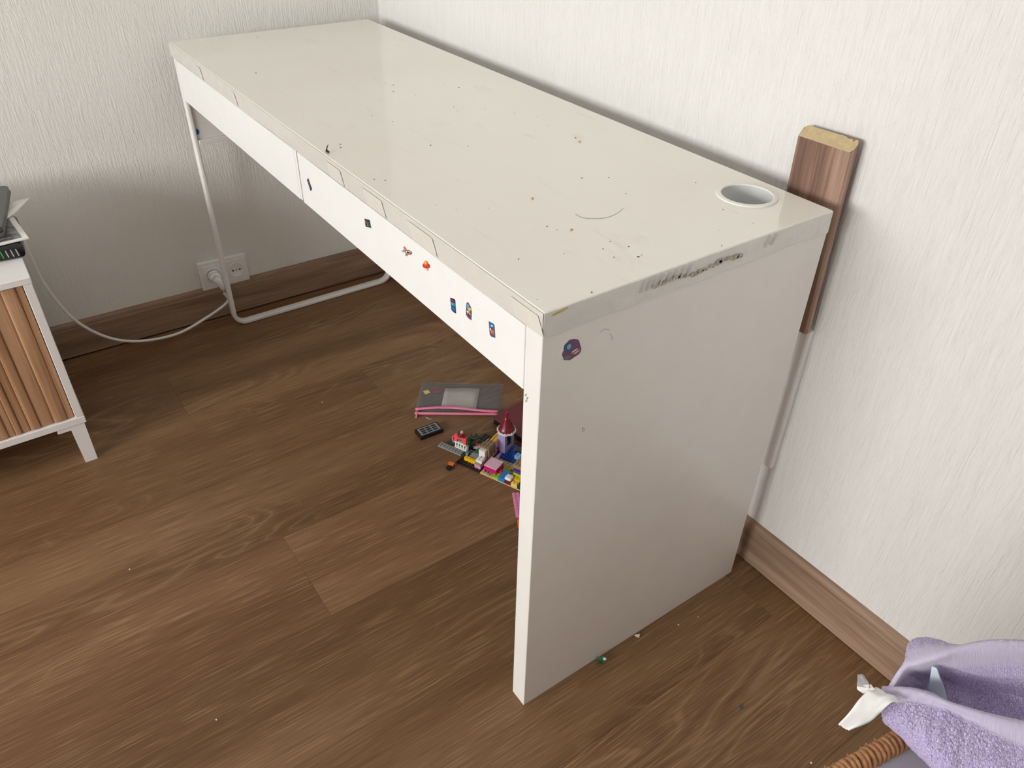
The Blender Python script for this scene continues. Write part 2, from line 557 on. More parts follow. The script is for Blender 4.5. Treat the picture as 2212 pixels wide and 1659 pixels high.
def add_lathe(bm, c, prof, n=24, mi=0, closed=False):
    rings = []
    for r, z in prof:
        rings.append([bm.verts.new((c[0] + r * math.cos(2 * PI * i / n), c[1] + r * math.sin(2 * PI * i / n), c[2] + z)) for i in range(n)])
    m = len(prof)
    for k in range(m if closed else m - 1):
        a, b = rings[k], rings[(k + 1) % m]
        for i in range(n):
            f = bm.faces.new((a[i], a[(i + 1) % n], b[(i + 1) % n], b[i]))
            f.smooth = True
            f.material_index = mi
    return rings


def catmull(pts, n):
    """n samples of a Catmull-Rom curve through pts"""
    P = [Vector(p) for p in pts]
    P = [P[0] * 2 - P[1]] + P + [P[-1] * 2 - P[-2]]
    out = []
    segs = len(P) - 3
    for i in range(n):
        t = i / (n - 1) * segs
        k = min(int(t), segs - 1)
        t -= k
        a, b, c, d = P[k:k + 4]
        out.append(0.5 * ((2 * b) + (c - a) * t + (2 * a - 5 * b + 4 * c - d) * t * t + (3 * b - a - 3 * c + d) * t ** 3))
    return out


def add_tube(bm, path, r, n=8, mi=0, cross=None, cap=True, closed=False):
    """sweep a circle (or a list of 2D cross points) along a path with parallel transport"""
    pts = [Vector(p) for p in path]
    L = len(pts)
    def tang(i):
        if closed:
            return (pts[(i + 1) % L] - pts[(i - 1) % L]).normalized()
        return (pts[min(i + 1, L - 1)] - pts[max(i - 1, 0)]).normalized()
    t0 = tang(0)
    ref = Vector((1, 0, 0)) if abs(t0.x) < 0.9 else Vector((0, 0, 1))
    u = (ref - t0 * ref.dot(t0)).normalized()
    rings = []
    for i, p in enumerate(pts):
        t = tang(i)
        u = (u - t * u.dot(t)).normalized()
        v = t.cross(u)
        rr = r[i] if isinstance(r, (list, tuple)) else r
        cs = cross if cross else [(rr * math.cos(2 * PI * k / n), rr * math.sin(2 * PI * k / n)) for k in range(n)]
        rings.append([bm.verts.new(p + u * a + v * b) for a, b in cs])
    k = len(rings[0])
    for i in range(L if closed else L - 1):
        a, b = rings[i], rings[(i + 1) % L]
        for j in range(k):
            f = bm.faces.new((a[j], a[(j + 1) % k], b[(j + 1) % k], b[j]))
            f.smooth = True
            f.material_index = mi
    if cap and not closed:
        for f in (bm.faces.new(list(reversed(rings[0]))), bm.faces.new(rings[-1])):
            f.material_index = mi


def tubeobj(name, path, r, mat, parent=None, n=8, **kw):
    bm = bmesh.new()
    add_tube(bm, path, r, n, **kw)
    return link(name, bm, mat, parent)


def add_prism(bm, poly, d, mi=0):
    """extrude a planar 3D polygon by vector d"""
    d = Vector(d)
    a = [bm.verts.new(Vector(p)) for p in poly]
    b = [bm.verts.new(Vector(p) + d) for p in poly]
    n = len(a)
    fs = [bm.faces.new(list(reversed(a))), bm.faces.new(b)]
    for i in range(n):
        fs.append(bm.faces.new((a[i], a[(i + 1) % n], b[(i + 1) % n], b[i])))
    for f in fs:
        f.material_index = mi
    return fs


def add_grid(bm, rows, mi=0, smooth=True):
    vs = [[bm.verts.new(p) for p in r] for r in rows]
    for i in range(len(vs) - 1):
        for j in range(len(vs[0]) - 1):
            f = bm.faces.new((vs[i][j], vs[i][j + 1], vs[i + 1][j + 1], vs[i + 1][j]))
            f.smooth = smooth
            f.material_index = mi
    return vs


def solidify(o, t, offset=0.0):
    m = o.modifiers.new('thickness', 'SOLIDIFY')
    m.thickness = t
    m.offset = offset
    return o


# ------------------------------------------------------------------ room shell
XR, YB, ZC = 4.0, 0.558, 2.5       # right wall, wall behind the desk, ceiling
XL = -0.0514                        # left wall at the corner
LEAN = -0.018                       # the left wall is a hair out of square

wall_back = boxobj('wall_back', (-0.5, YB, -0.1), (XR + 0.1, YB + 0.1, ZC), 'wall_x', None, 0)
tag(wall_back, 'white wall with vertical brushed relief behind the desk, right side of the photo', None, None, 'structure')
bm = bmesh.new()
add_box(bm, (-0.1, -4.2, -0.1), (0, 0, ZC))
wall_left = link('wall_left', bm, 'wall_y', None, loc=(XL, YB, 0), rotz=LEAN)
tag(wall_left, 'white brushed wall, bounced light in its tint, on the left beyond the desk end', None, None, 'structure')
wall_right = boxobj('wall_right', (XR, -3.5, -0.1), (XR + 0.1, YB, ZC), 'wall_y', None, 0)
tag(wall_right, 'white wall on the right, outside the photo', None, None, 'structure')
bm = bmesh.new()
x0, x1, z0, z1 = WIN
add_box(bm, (-0.3, WALL_F - 0.1, -0.1), (x0, WALL_F, ZC))
add_box(bm, (x1, WALL_F - 0.1, -0.1), (XR + 0.1, WALL_F, ZC))
add_box(bm, (x0, WALL_F - 0.1, -0.1), (x1, WALL_F, z0))
add_box(bm, (x0, WALL_F - 0.1, z1), (x1, WALL_F, ZC))
tag(link('wall_front', bm, 'wall_x'), 'white wall with the window, behind the camera', None, None, 'structure')
tag(boxobj('ceiling', (-0.4, WALL_F - 0.1, ZC), (XR + 0.1, YB + 0.1, ZC + 0.1), 'ceiling', None, 0), 'white ceiling above the photo', None, None, 'structure')
# window behind the camera
win = thing('window_1', 'white framed window behind the camera that lights the room', None, ((x0 + x1) / 2, WALL_F - 0.05, z0))
win['kind'] = 'structure'
hw = (x1 - x0) / 2
for nm, a, b in (('frame', (-hw, -0.03, 0), (-hw + 0.05, 0.03, z1 - z0)), ('frame', (hw - 0.05, -0.03, 0), (hw, 0.03, z1 - z0)),
                 ('frame', (-hw, -0.03, 0), (hw, 0.03, 0.05)), ('frame', (-hw, -0.03, z1 - z0 - 0.05), (hw, 0.03, z1 - z0)),
                 ('mullion', (-0.03, -0.025, 0.05), (0.03, 0.025, z1 - z0 - 0.05))):
    boxobj(nm, a, b, 'plastic_white', win, 0.003)
for s in (-1, 1):
    a, b = sorted((s * 0.03, s * (hw - 0.05)))
    boxobj('pane', (a, -0.004, 0.05), (b, 0.004, z1 - z0 - 0.05), 'glass', win, 0)
boxobj('sill', (-hw - 0.05, 0.05, -0.03), (hw + 0.05, 0.22, 0), 'plastic_white', win, 0.003)

# floor: dark underlay with every plank a board of its own
floor = boxobj('floor', (-0.4, WALL_F - 0.1, -0.1), (XR + 0.1, YB + 0.1, -0.0035), 'subfloor', None, 0)
tag(floor, 'brown oak plank floor', None, None, 'structure')
PITCH, PX0, PLEN, GAP = 0.2275, 0.168, 1.22, 0.0003
ends = {0: -0.2265, 1: 0.203, 2: 0.203 - 0.61 - 0.35, 3: -0.186, 4: -0.78, 5: 0.483, 6: -0.42}
col = -1
while PX0 + PITCH * col < XR:
    xa = PX0 + PITCH * col
    xb = min(xa + PITCH, XR)
    e = ends.get(col, -0.3 + 0.41 * (col % 3))
    y = e
    while y > WALL_F:
        y -= PLEN
    while y < YB:
        ya, yb = max(y, WALL_F), min(y + PLEN, YB)
        bm = bmesh.new()
        add_box(bm, (max(xa, -0.13) + GAP / 2, ya + GAP / 2, -0.0035), (xb - GAP / 2, yb - GAP / 2, 0.0), 0.00025)
        link('plank', bm, 'floor', floor)
        y += PLEN
    col += 1


def skirting(name, length, mat, loc, rotz, lift, label):
    """profile: flat board with a rounded step along the top, running along local +X, face towards -Y"""
    prof = [(0, 0), (-0.0155, 0), (-0.0155, 0.074), (-0.0145, 0.0785), (-0.0125, 0.0795), (-0.0125, 0.083), (-0.0105, 0.089), (-0.007, 0.092), (0, 0.0925)]
    bm = bmesh.new()
    add_prism(bm, [(0, y, z + lift) for y, z in prof], (length, 0, 0))
    o = link(name, bm, mat, None, loc=loc, rotz=rotz)
    return tag(o, label, None, None, 'structure')


skirting('baseboard_back', XR - XL + 0.01, 'base_x', (XL, YB, 0), 0, 0.002, 'wood decor skirting board along the wall behind the desk')
skirting('baseboard_left', 3.9, 'base_x', (XL, YB, 0), -PI / 2 + LEAN, 0.0, 'wood decor skirting board along the left wall')
bpy.data.objects['baseboard_left'].rotation_euler[2] = PI / 2 + LEAN
_b = bpy.data.objects['baseboard_left']
_b.location = (XL + 3.9 * math.sin(LEAN), YB - 3.9 * math.cos(LEAN), 0.006)


# ------------------------------------------------------------------ desk
L, D, H, TT = 1.42, 0.50, 0.75, 0.03
desk = thing('desk', 'white worn desk with two drawers, one panel side and a steel leg', 'desk', (0, 0, 0))
HC, HR = (1.319, 0.437), 0.038
# top with a round cable hole
bm = bmesh.new()
def rrect(x0, y0, x1, y1, r, n=3):
    pts = []
    for cx, cy, a0 in ((x1 - r, y1 - r, 0), (x0 + r, y1 - r, PI / 2), (x0 + r, y0 + r, PI), (x1 - r, y0 + r, 1.5 * PI)):
        for i in range(n + 1):
            a = a0 + PI / 2 * i / n
            pts.append((cx + r * math.cos(a), cy + r * math.sin(a)))
    return pts
def loop_edges(bm, pts, z):
    vs = [bm.verts.new((x, y, z)) for x, y in pts]
    return [bm.edges.new((vs[i], vs[(i + 1) % len(vs)])) for i in range(len(vs))], vs
outer = rrect(0, 0, L, D, 0.002)
hole = [(HC[0] + HR * math.cos(-2 * PI * i / 48), HC[1] + HR * math.sin(-2 * PI * i / 48)) for i in range(48)]
outer_in = rrect(0.0015, 0.0015, L - 0.0015, D - 0.0015, 0.002)
eo, vo = loop_edges(bm, outer_in, H)
eh, vh = loop_edges(bm, hole, H)
bmesh.ops.triangle_fill(bm, edges=eo + eh, use_beauty=True)
eo2, vo2 = loop_edges(bm, outer, H - 0.0015)
eo3, vo3 = loop_edges(bm, outer, H - TT)
eh3, vh3 = loop_edges(bm, hole, H - TT)
bmesh.ops.triangle_fill(bm, edges=eo3 + eh3, use_beauty=True)
for A, B in ((vo, vo2), (vo2, vo3), (vh3, vh)):
    for i in range(len(A)):
        bm.faces.new((A[i], B[i], B[(i + 1) % len(A)], A[(i + 1) % len(A)]))
bmesh.ops.recalc_face_normals(bm, faces=bm.faces)
bm.normal_update()
for f in bm.faces:
    f.material_index = 0 if f.normal.z > 0.5 else 1
tag(link('desktop', bm, ['desktop', 'edge_white'], desk), 'cream white top with scratches and specks')
# plastic ring of the cable hole
bm = bmesh.new()
add_lathe(bm, (HC[0], HC[1], H), [(0.0362, -0.07), (0.0362, 0.0018), (0.0370, 0.0026), (0.0425, 0.0020), (0.0437, 0.0002), (0.0375, 0.0001), (0.0375, -0.07)], 56, closed=True)
for f in bm.faces:
    f.smooth = False
add_lathe(bm, (HC[0], HC[1], H), [(0.0360, 0.0008), (0.0357, -0.0085), (0.0351, -0.0092), (0.0351, -0.098)], 56, 1)
tag(link('cable_grommet', bm, ['plastic_cream', 'hole_grey'], desk), 'white plastic ring lining the round cable hole')
boxobj('cable_tray', (HC[0] - 0.05, HC[1] - 0.05, H - 0.11), (HC[0] + 0.05, HC[1] + 0.045, H - 0.098), 'hole_grey', desk, 0.001)
# carcass
boxobj('side_panel', (1.388, 0.0, 0.0), (1.4195, 0.4985, H - TT - 0.0008), 'white_panel', desk, 0.0008)
boxobj('back_rail', (0.03, 0.486, 0.60), (1.388, 0.4985, H - TT), 'white', desk, 0.0006)
boxobj('bottom_shelf', (0.03, 0.02, 0.632), (1.388, 0.486, 0.640), 'white', desk, 0.0006)
boxobj('centre_divider', (0.7165, 0.0006, 0.6285), (0.7250, 0.486, H - TT - 0.0025), 'white', desk, 0.0005)
dl = boxobj('drawer', (0.0365, 0.0, 0.6275), (0.7155, 0.017, 0.7172), 'white', desk, 0.0008)
dr = boxobj('drawer', (0.7310, 0.0, 0.6275), (1.3870, 0.017, 0.7172), 'white', desk, 0.0008)
for d_, a, b in ((dl, 0.04, 0.705), (dr, 0.735, 1.375)):
    bm = bmesh.new()
    add_box(bm, (a, 0.017, 0.645), (a + 0.012, 0.45, 0.70))
    add_box(bm, (b - 0.012, 0.017, 0.645), (b, 0.45, 0.70))
    add_box(bm, (a, 0.44, 0.645), (b, 0.452, 0.70))
    add_box(bm, (a, 0.017, 0.643), (b, 0.45, 0.646))
    link('drawer_box', bm, 'white', d_)
# steel U leg on the left
cs = []
wx, wt = 0.0108, 0.0058
for a0, sx, sy in ((0, 1, 1), (PI / 2, -1, 1), (PI, -1, -1), (1.5 * PI, 1, -1)):
    for i in range(4):
        a = a0 + PI / 2 * i / 3
        cs.append((sx * (wx - 0.004) + 0.004 * math.cos(a), sy * (wt - 0.004) + 0.004 * math.sin(a)))
path = [(0.0165, 0.0065, H - TT)]
R_ = 0.032
for i in range(9):
    a = PI + PI / 2 * i / 8
    path.append((0.0165, 0.0065 + R_ + R_ * math.cos(a), 0.0062 + R_ + R_ * math.sin(a)))
for i in range(9):
    a = 1.5 * PI + PI / 2 * i / 8
    path.append((0.0165, 0.4925 - R_ + R_ * math.cos(a), 0.0062 + R_ + R_ * math.sin(a)))
path.append((0.0165, 0.4925, H - TT))
bm = bmesh.new()
add_tube(bm, path, 1, cross=cs)
lg = link('leg_frame', bm, 'white_metal', desk)
tag(lg, 'white flat steel tube bent into a U')
boxobj('crossbar', (0.0065, 0.0125, 0.5180), (0.0285, 0.4865, 0.5305), 'white_metal', desk, 0.002, 2)
ip = boxobj('end_panel', (0.010, 0.0125, 0.5305), (0.022, 0.4865, H - TT - 0.001), 'white_panel', desk, 0.0006)
bm = bmesh.new()
c_ = at(420, 285.5, 0, 0.0221)
add_cyl(bm, (0.0221, c_.y + 0.004, c_.z), 0.0075, 0.0006, 14, axis=0)
tag(link('round_sticker', bm, 'st_dot', ip), 'tiny round blue sticker')
bm = bmesh.new()
add_cyl(bm, (0.0165, 0.29, 0.0), 0.008, 0.006, 12)
link('foot_pad', bm, 'plastic_grey', desk)


# tape round the edges of the top
def tape(name, p0, p1, up, out, width, nseg, mat, amp, seed, droop=0.0):
    p0, p1, up, out = Vector(p0), Vector(p1), Vector(up), Vector(out)
    rows = []
    for j in range(9):
        t = j / 8
        row = []
        for i in range(nseg + 1):
            s = i / nseg
            q = p0.lerp(p1, s)
            w = width * (1 + 0.05 * mnoise.noise(Vector((s * 9, seed, 0)))) + droop * max(0.0, mnoise.noise(Vector((s * 5.0, seed + 3, 1))))
            z = -w * t
            k = mnoise.noise(Vector((s * (p1 - p0).length * 32, t * 1.6 + seed, seed))) + 0.5 * mnoise.noise(Vector((s * (p1 - p0).length * 110, t * 4 + seed, 5)))
            row.append(q + up * z + out * (0.0009 + amp * max(-0.6, min(1.2, k))))
        rows.append(row)
    bm = bmesh.new()
    add_grid(bm, rows)
    return link(name, bm, mat, desk)


tag(tape('edge_tape', (0.002, 0, H - 0.0006), (L - 0.0005, 0, H - 0.0006), (0, 0, 1), (0, -1, 0), 0.0295, 420, 'tape_front', 0.0003, 2.3, 0.003),
    'wrinkled yellowed clear tape along the front edge')
tag(tape('edge_tape', (L, 0.0, H - 0.0006), (L, D - 0.003, H - 0.0006), (0, 0, 1), (1, 0, 0), 0.031, 200, 'tape_side', 0.0012, 7.7, 0.0),
    'wrinkled grey clear tape along the panel-side edge')
# folds of tape and grime on the side edge
bm = bmesh.new()
for k in range(15):
    s = 0.165 + 0.0105 * k + random.uniform(-0.002, 0.002)
    hgt = random.uniform(0.0025, 0.0055)
    zc = H - 0.016 + 0.0025 * math.sin(k * 0.7)
    poly = []
    for i in range(7):
        a = 2 * PI * i / 7
        poly.append((L + 0.0027, s + 0.007 * math.cos(a) * random.uniform(0.7, 1.2), zc + hgt * math.sin(a) * random.uniform(0.4, 1.0)))
    add_prism(bm, poly, (0.0002, 0, 0))
tag(link('tape_grime', bm, 'dirt', desk), 'brown dirt caught under the tape')
for s in (0.140, 0.150, 0.160, 0.170, 0.181, 0.192, 0.205, 0.216, 0.360, 0.372):
    bm = bmesh.new()
    add_prism(bm, [(L + 0.0027, s - 0.0015, H - 0.017), (L + 0.0027, s + 0.001, H - 0.017), (L + 0.0027, s + 0.0075, H - 0.003), (L + 0.0027, s + 0.0055, H - 0.003)], (0.0005, 0, 0))
    bmesh.ops.recalc_face_normals(bm, faces=bm.faces)
    link('tape_fold', bm, 'tape_fold', desk)
bm = bmesh.new()
add_prism(bm, [(L + 0.0024, 0.009, H - 0.0042), (L + 0.0024, 0.030, H - 0.0012), (L + 0.0024, 0.031, H - 0.0022), (L + 0.0024, 0.011, H - 0.0055)], (0.0005, 0, 0))
tag(link('tape_streak', bm, 'mustard', desk), 'thin mustard streak at the corner')
for s0_, s1_ in ((0.985, 1.045), (1.12, 1.185), (1.36, 1.412), (0.86, 0.91), (0.20, 0.23), (0.42, 0.44)):
    rows = []
    for j in range(5):
        rows.append([Vector((s0_ + (s1_ - s0_) * i / 8 + 0.003 * j, -0.0016 - 0.0004 * abs(math.sin(i * 1.3 + j)), H - 0.007 - 0.0055 * j)) for i in range(9)])
    bm = bmesh.new()
    add_grid(bm, rows)
    link('tape_patch', bm, 'tape_scrap', desk)


# stickers ----------------------------------------------------------------
def sticker(name, parent, plane_axis, val, layers, sign, label):
    """layers: (material, [pixel polygon]) stacked outwards from the face"""
    bm = bmesh.new()
    mats = []
    for k, (m, poly) in enumerate(layers):
        if m not in mats:
            mats.append(m)
        base = []
        for px, py in poly:
            p = at(px, py, plane_axis, val)
            p[plane_axis] = val + sign * 0.00012 * (k)
            base.append(p)
        d = [0, 0, 0]
        d[plane_axis] = sign * 0.00018
        add_prism(bm, base, d, mats.index(m))
    bmesh.ops.recalc_face_normals(bm, faces=bm.faces)
    return tag(link(name, bm, mats, parent), label)


def z5(pts, sx=620.0, sy=300.0, sc=3.607):
    return [(sx + x / sc, sy + y / sc) for x, y in pts]


def ell(cx, cy, rx, ry, rot=0.0, n=18):
    return [(cx + rx * math.cos(2 * PI * i / n) * math.cos(rot) - ry * math.sin(2 * PI * i / n) * math.sin(rot),
             cy + rx * math.cos(2 * PI * i / n) * math.sin(rot) + ry * math.sin(2 * PI * i / n) * math.cos(rot)) for i in range(n)]


sticker('sticker', dr, 1, 0.0, [('st_dark', z5([(155, 318), (167, 306), (196, 392), (184, 407)])), ('st_mauve', z5([(164, 330), (170, 326), (176, 345), (170, 350)])),
                                ('st_slate', z5([(172, 356), (179, 351), (186, 372), (180, 377)]))], -1, 'narrow dark purple rectangular sticker nearest the drawer seam')
sticker('sticker', dr, 1, 0.0, [('st_green', z5([(603, 620), (645, 632), (657, 695), (613, 684)])), ('st_red', z5([(606, 634), (616, 637), (619, 656), (609, 653)])),
                                ('st_grey', z5([(622, 648), (634, 652), (636, 664), (625, 660)])), ('st_white', z5([(628, 668), (634, 670), (635, 676), (629, 674)]))], -1,
        'small square dark green sticker with a red mark')
sticker('sticker', dr, 1, 0.0, [('st_orange', z5([(906, 842), (918, 838), (930, 852), (934, 872), (942, 892), (943, 908), (936, 915), (922, 910), (924, 888), (912, 862)])),
                                ('st_grey', z5(ell(948, 884, 29, 18, 0.35))), ('st_sky', z5([(893, 873), (908, 863), (922, 870), (918, 884), (903, 882)])),
                                ('st_white', z5(ell(950, 885, 22, 12, 0.35))), ('st_dark', z5(ell(943, 884, 7, 9, 0.3, 10))), ('st_red', z5(ell(964, 890, 6, 8, 0.3, 10))), ('st_dark', z5(ell(954, 887, 4, 9, 0.3, 8)))], -1,
        'orange winged rocket sticker with a blue tail')
sticker('sticker', dr, 1, 0.0, [('st_red', z5(ell(1086, 990, 31, 25, 0.4))), ('st_white', z5(ell(1088, 1000, 26, 17, 0.4))), ('st_red', z5(ell(1086, 992, 28, 18, 0.4))),
                                ('st_orange', z5(ell(1083, 968, 16, 20, 0.1))), ('st_yellow', z5(ell(1082, 963, 9, 12, 0.1))), ('st_orange', z5(ell(1097, 1020, 8, 5, 0.0, 10)))], -1,
        'round red sticker with an orange dome')
sticker('sticker', dr, 1, 0.0, [('st_navy', z5([(1272, 1236), (1306, 1248), (1312, 1262), (1318, 1360), (1300, 1352), (1280, 1330)])), ('st_dark', z5([(1273, 1238), (1306, 1249), (1310, 1276), (1276, 1262)])),
                                ('st_red', z5([(1284, 1252), (1298, 1257), (1300, 1268), (1286, 1264)])), ('st_teal', z5([(1277, 1268), (1310, 1280), (1313, 1308), (1280, 1294)])),
                                ('st_sky', z5([(1284, 1278), (1296, 1282), (1298, 1292), (1286, 1288)])), ('st_blue', z5([(1281, 1300), (1314, 1314), (1316, 1345), (1284, 1325)]))], -1,
        'upright rectangular sticker with dark, green and blue bands')
sticker('sticker', dr, 1, 0.0, [('st_slate', z5([(1398, 1278), (1412, 1272), (1434, 1312), (1440, 1352), (1438, 1414), (1412, 1396), (1394, 1368)])), ('st_sky', z5([(1404, 1288), (1414, 1284), (1420, 1318), (1408, 1330)])),
                                ('st_yellow', z5(ell(1424, 1328, 11, 13, 0.2, 12))), ('st_white', z5([(1402, 1336), (1420, 1344), (1430, 1372), (1410, 1362)])), ('st_red', z5([(1400, 1366), (1420, 1380), (1418, 1392), (1402, 1380)])),
                                ('st_dark', z5([(1412, 1350), (1418, 1352), (1424, 1380), (1418, 1378)])), ('st_orange', z5([(1422, 1352), (1436, 1358), (1436, 1370), (1424, 1364)]))], -1,
        'half torn multicolour sticker with a yellow patch')
sticker('sticker', dr, 1, 0.0, [('st_slate', z5([(1572, 1420), (1612, 1442), (1618, 1460), (1624, 1551), (1592, 1540), (1580, 1524)])), ('st_blue', z5([(1576, 1428), (1610, 1446), (1614, 1476), (1580, 1460)])),
                                ('st_sky', z5(ell(1598, 1457, 13, 8, 0.5, 12))), ('st_white', z5(ell(1598, 1455, 8, 3.5, 0.5, 10))), ('st_orange', z5([(1588, 1482), (1612, 1492), (1616, 1524), (1594, 1516)])), ('st_red', z5([(1590, 1506), (1612, 1516), (1614, 1524), (1594, 1518)])),
                                ('st_white', z5([(1584, 1470), (1592, 1473), (1594, 1490), (1587, 1488)]))], -1,
        'blue and orange rectangular sticker nearest the panel side')
# plain cut-out foam sticker: character print of the original left out
def z6(pts):
    return [(1120 + x / 9.219, 640 + y / 9.219) for x, y in pts]
sp = bpy.data.objects['side_panel']
blob = []
for i in range(40):
    a = 2 * PI * i / 40
    r = 1 + 0.07 * math.sin(3 * a + 0.6) + 0.05 * math.sin(5 * a)
    blob.append((1052 + 232 * r * math.cos(a) * 0.94 - 110 * r * math.sin(a) * 0.42, 1055 + 255 * r * math.sin(a) - 40 * math.cos(a)))
def shrink(pts, k, dx=0, dy=0):
    cx = sum(p[0] for p in pts) / len(pts)
    cy = sum(p[1] for p in pts) / len(pts)
    return [(cx + (x - cx) * k + dx, cy + (y - cy) * k + dy) for x, y in pts]
sticker('sticker', sp, 0, 1.4195, [('st_white', z6(blob)), ('st_mauve', z6(shrink(blob, 0.82, 8, 4))), ('st_slate', z6(ell(980, 1010, 78, 110, 0.5))),
                                   ('st_rose', z6(ell(1130, 1100, 105, 44, -0.5))), ('st_grey', z6(ell(960, 1220, 80, 42, -0.4))), ('st_sky', z6(ell(1000, 1000, 36, 60, 0.5))),
                                   ('st_white', z6([(1060, 1100), (1160, 1030), (1168, 1044), (1068, 1116)])), ('st_white', z6([(1100, 1130), (1190, 1066), (1196, 1078), (1108, 1144)]))],
        1, 'blue, grey and red cut-out sticker with a white rim')


M['residue'] = plain('glue_residue', (0.40, 0.36, 0.27, 1), 0.5, 0.3, scale=500.0)
sticker('residue_mark', sp, 0, 1.4195, [('residue', ell(1260, 928, 3.0, 4.6)), ('white_panel', ell(1260.3, 928.5, 1.5, 2.6))], 1, 'tiny ring of grime')
for cx_, cy_ in ((1136, 853), (1139, 860), (1137, 866)):
    sticker('residue_mark', sp, 1, 0.0, [('residue', ell(cx_, cy_, 2.2, 3.6, 0.5, 9))], -1, 'greenish smear on the front edge')
for poly in ([(1296, 716), (1306, 709), (1318, 712), (1317, 714), (1306, 711.5), (1298, 718)], [(1318, 719), (1324, 729), (1322, 736), (1320, 735), (1321, 729), (1316, 721)]):
    sticker('residue_mark', sp, 0, 1.4195, [('st_grey2', poly)], 1, 'faint grey scuff')

# ------------------------------------------------------------------ dirt on the desk top
def fleck(bm, px, py, r, z=H, elong=1.0, mi=0):
    p = at(px, py, 2, z)
    n = 7
    a0 = random.uniform(0, PI)
    poly = []
    for i in range(n):
        a = 2 * PI * i / n
        rr = r * random.uniform(0.7, 1.2)
        u, v = rr * math.cos(a) * elong, rr * math.sin(a)
        poly.append((p.x + u * math.cos(a0) - v * math.sin(a0), p.y + u * math.sin(a0) + v * math.cos(a0), z + 0.0001))
    add_prism(bm, poly, (0, 0, r * 0.5), mi)


bm = bmesh.new()
for px, py in ((832, 180), (850, 184), (850, 198), (898, 206), (960, 181), (991, 189), (980, 231), (1048, 236), (1111, 245), (1020, 218), (848, 263), (803, 250), (988, 240),
               (1160, 253), (1182, 271), (1243, 298), (553, 158), (570, 173), (584, 173), (464, 160), (489, 163), (735, 312), (736, 319), (930, 314), (832, 390), (808, 388), (1010, 316),
               (1257, 385), (1315, 384), (1352, 419), (1203, 497), (1358, 533), (1318, 522), (1303, 538), (1379, 555), (1278, 632), (1559, 531), (1562, 453), (1627, 482), (1503, 395),
               (1386, 551), (1326, 556), (1182, 489), (1219, 548), (1055, 450), (985, 453), (1120, 560), (460, 95), (556, 81)):
    fleck(bm, px, py, random.choice((0.0006, 0.0008, 0.0011)), elong=random.uniform(1, 1.8))
tag(link('dirt_flecks', bm, 'crumb_brown'), 'dark specks of dirt scattered over the white desk top', 'dirt', None, 'stuff')
for (px, py, lb) in ((1252, 307, 'tiny orange crumb at the middle of the desk top'), (1150, 430, 'tiny orange crumb on the desk top left of the hair strand'), (1234, 498, 'tiny orange crumb on the desk top nearest the panel side')):
    bm = bmesh.new()
    bmesh.ops.create_icosphere(bm, subdivisions=2, radius=0.0020)
    for v in bm.verts:
        v.co *= 1 + 0.35 * mnoise.noise(v.co * 700 + Vector((px, 0, 0)))
        v.co.z = v.co.z * 0.5 + 0.0013
    p = at(px, py, 2, H)
    tag(link('crumb', bm, 'crumb_orange', None, True, loc=(p.x, p.y, H)), lb, 'crumb', 'orange crumbs on the desk')
# dried curl of leaf near the front edge
p = at(708, 330, 2, H)
bm = bmesh.new()
rows = []
for j in range(4):
    rows.append([p + Vector((0.013 * (i / 7 - 0.5) * (1 - 0.2 * abs(j - 1.5)), 0.0060 * (j / 3 - 0.5) * math.sin(PI * (i + 0.4) / 7.8), 0.0006 + 0.003 * abs(j / 3 - 0.5) + 0.006 * max(0, 0.35 - i / 7))) for i in range(8)])
add_grid(bm, rows)
add_tube(bm, [p + Vector((-0.004, 0, 0.002)), p + Vector((-0.006, 0.002, 0.006)), p + Vector((-0.0045, 0.004, 0.0105))], [0.0009, 0.0008, 0.0003], 6)
tag(solidify(link('dried_leaf', bm, 'crumb_brown'), 0.0005), 'dried brown curled leaf scrap near the front edge of the desk', 'leaf')
# hair strand
hp = catmull([at(x, y, 2, H + 0.0005) for x, y in ((1243, 462), (1258, 470), (1285, 472), (1310, 470), (1332, 461), (1346, 450))], 24)
bm = bmesh.new()
add_tube(bm, hp, 0.00022, 4)
tag(link('hair_strand', bm, 'crumb_brown'), 'thin curved hair lying on the desk top below its middle', 'hair')

# ------------------------------------------------------------------ offcut of skirting leaning behind the desk
bm = bmesh.new()
# section in (x,y), extruded up; mitred raw end on top
OFF_LOC = (1.3670, 0.5455, 0.5312)
w_, th = 0.090, 0.0145
xs = [-w_ / 2, -w_ / 2 + 0.004, w_ / 2 - 0.012, w_ / 2 - 0.004, w_ / 2]
sec = [(-w_ / 2, -th + 0.001), (w_ / 2 - 0.003, -th), (w_ / 2, -th + 0.004), (w_ / 2, -0.004), (w_ / 2 - 0.004, 0), (-w_ / 2 + 0.004, 0), (-w_ / 2, -0.003)]
Hs = 0.2870
off = thing('skirting_offcut', 'offcut of brown skirting board standing in the gap behind the desk', 'board', OFF_LOC)
vb = [bm.verts.new((x, y, 0)) for x, y in sec]
vt = [bm.verts.new((x, y, Hs + (y + th))) for x, y in sec]
for i in range(len(sec)):
    bm.faces.new((vb[i], vb[(i + 1) % len(sec)], vt[(i + 1) % len(sec)], vt[i]))
bm.faces.new(list(reversed(vb)))
bmesh.ops.recalc_face_normals(bm, faces=bm.faces)
ob = link('board', bm, 'offcut', off)
bm = bmesh.new()
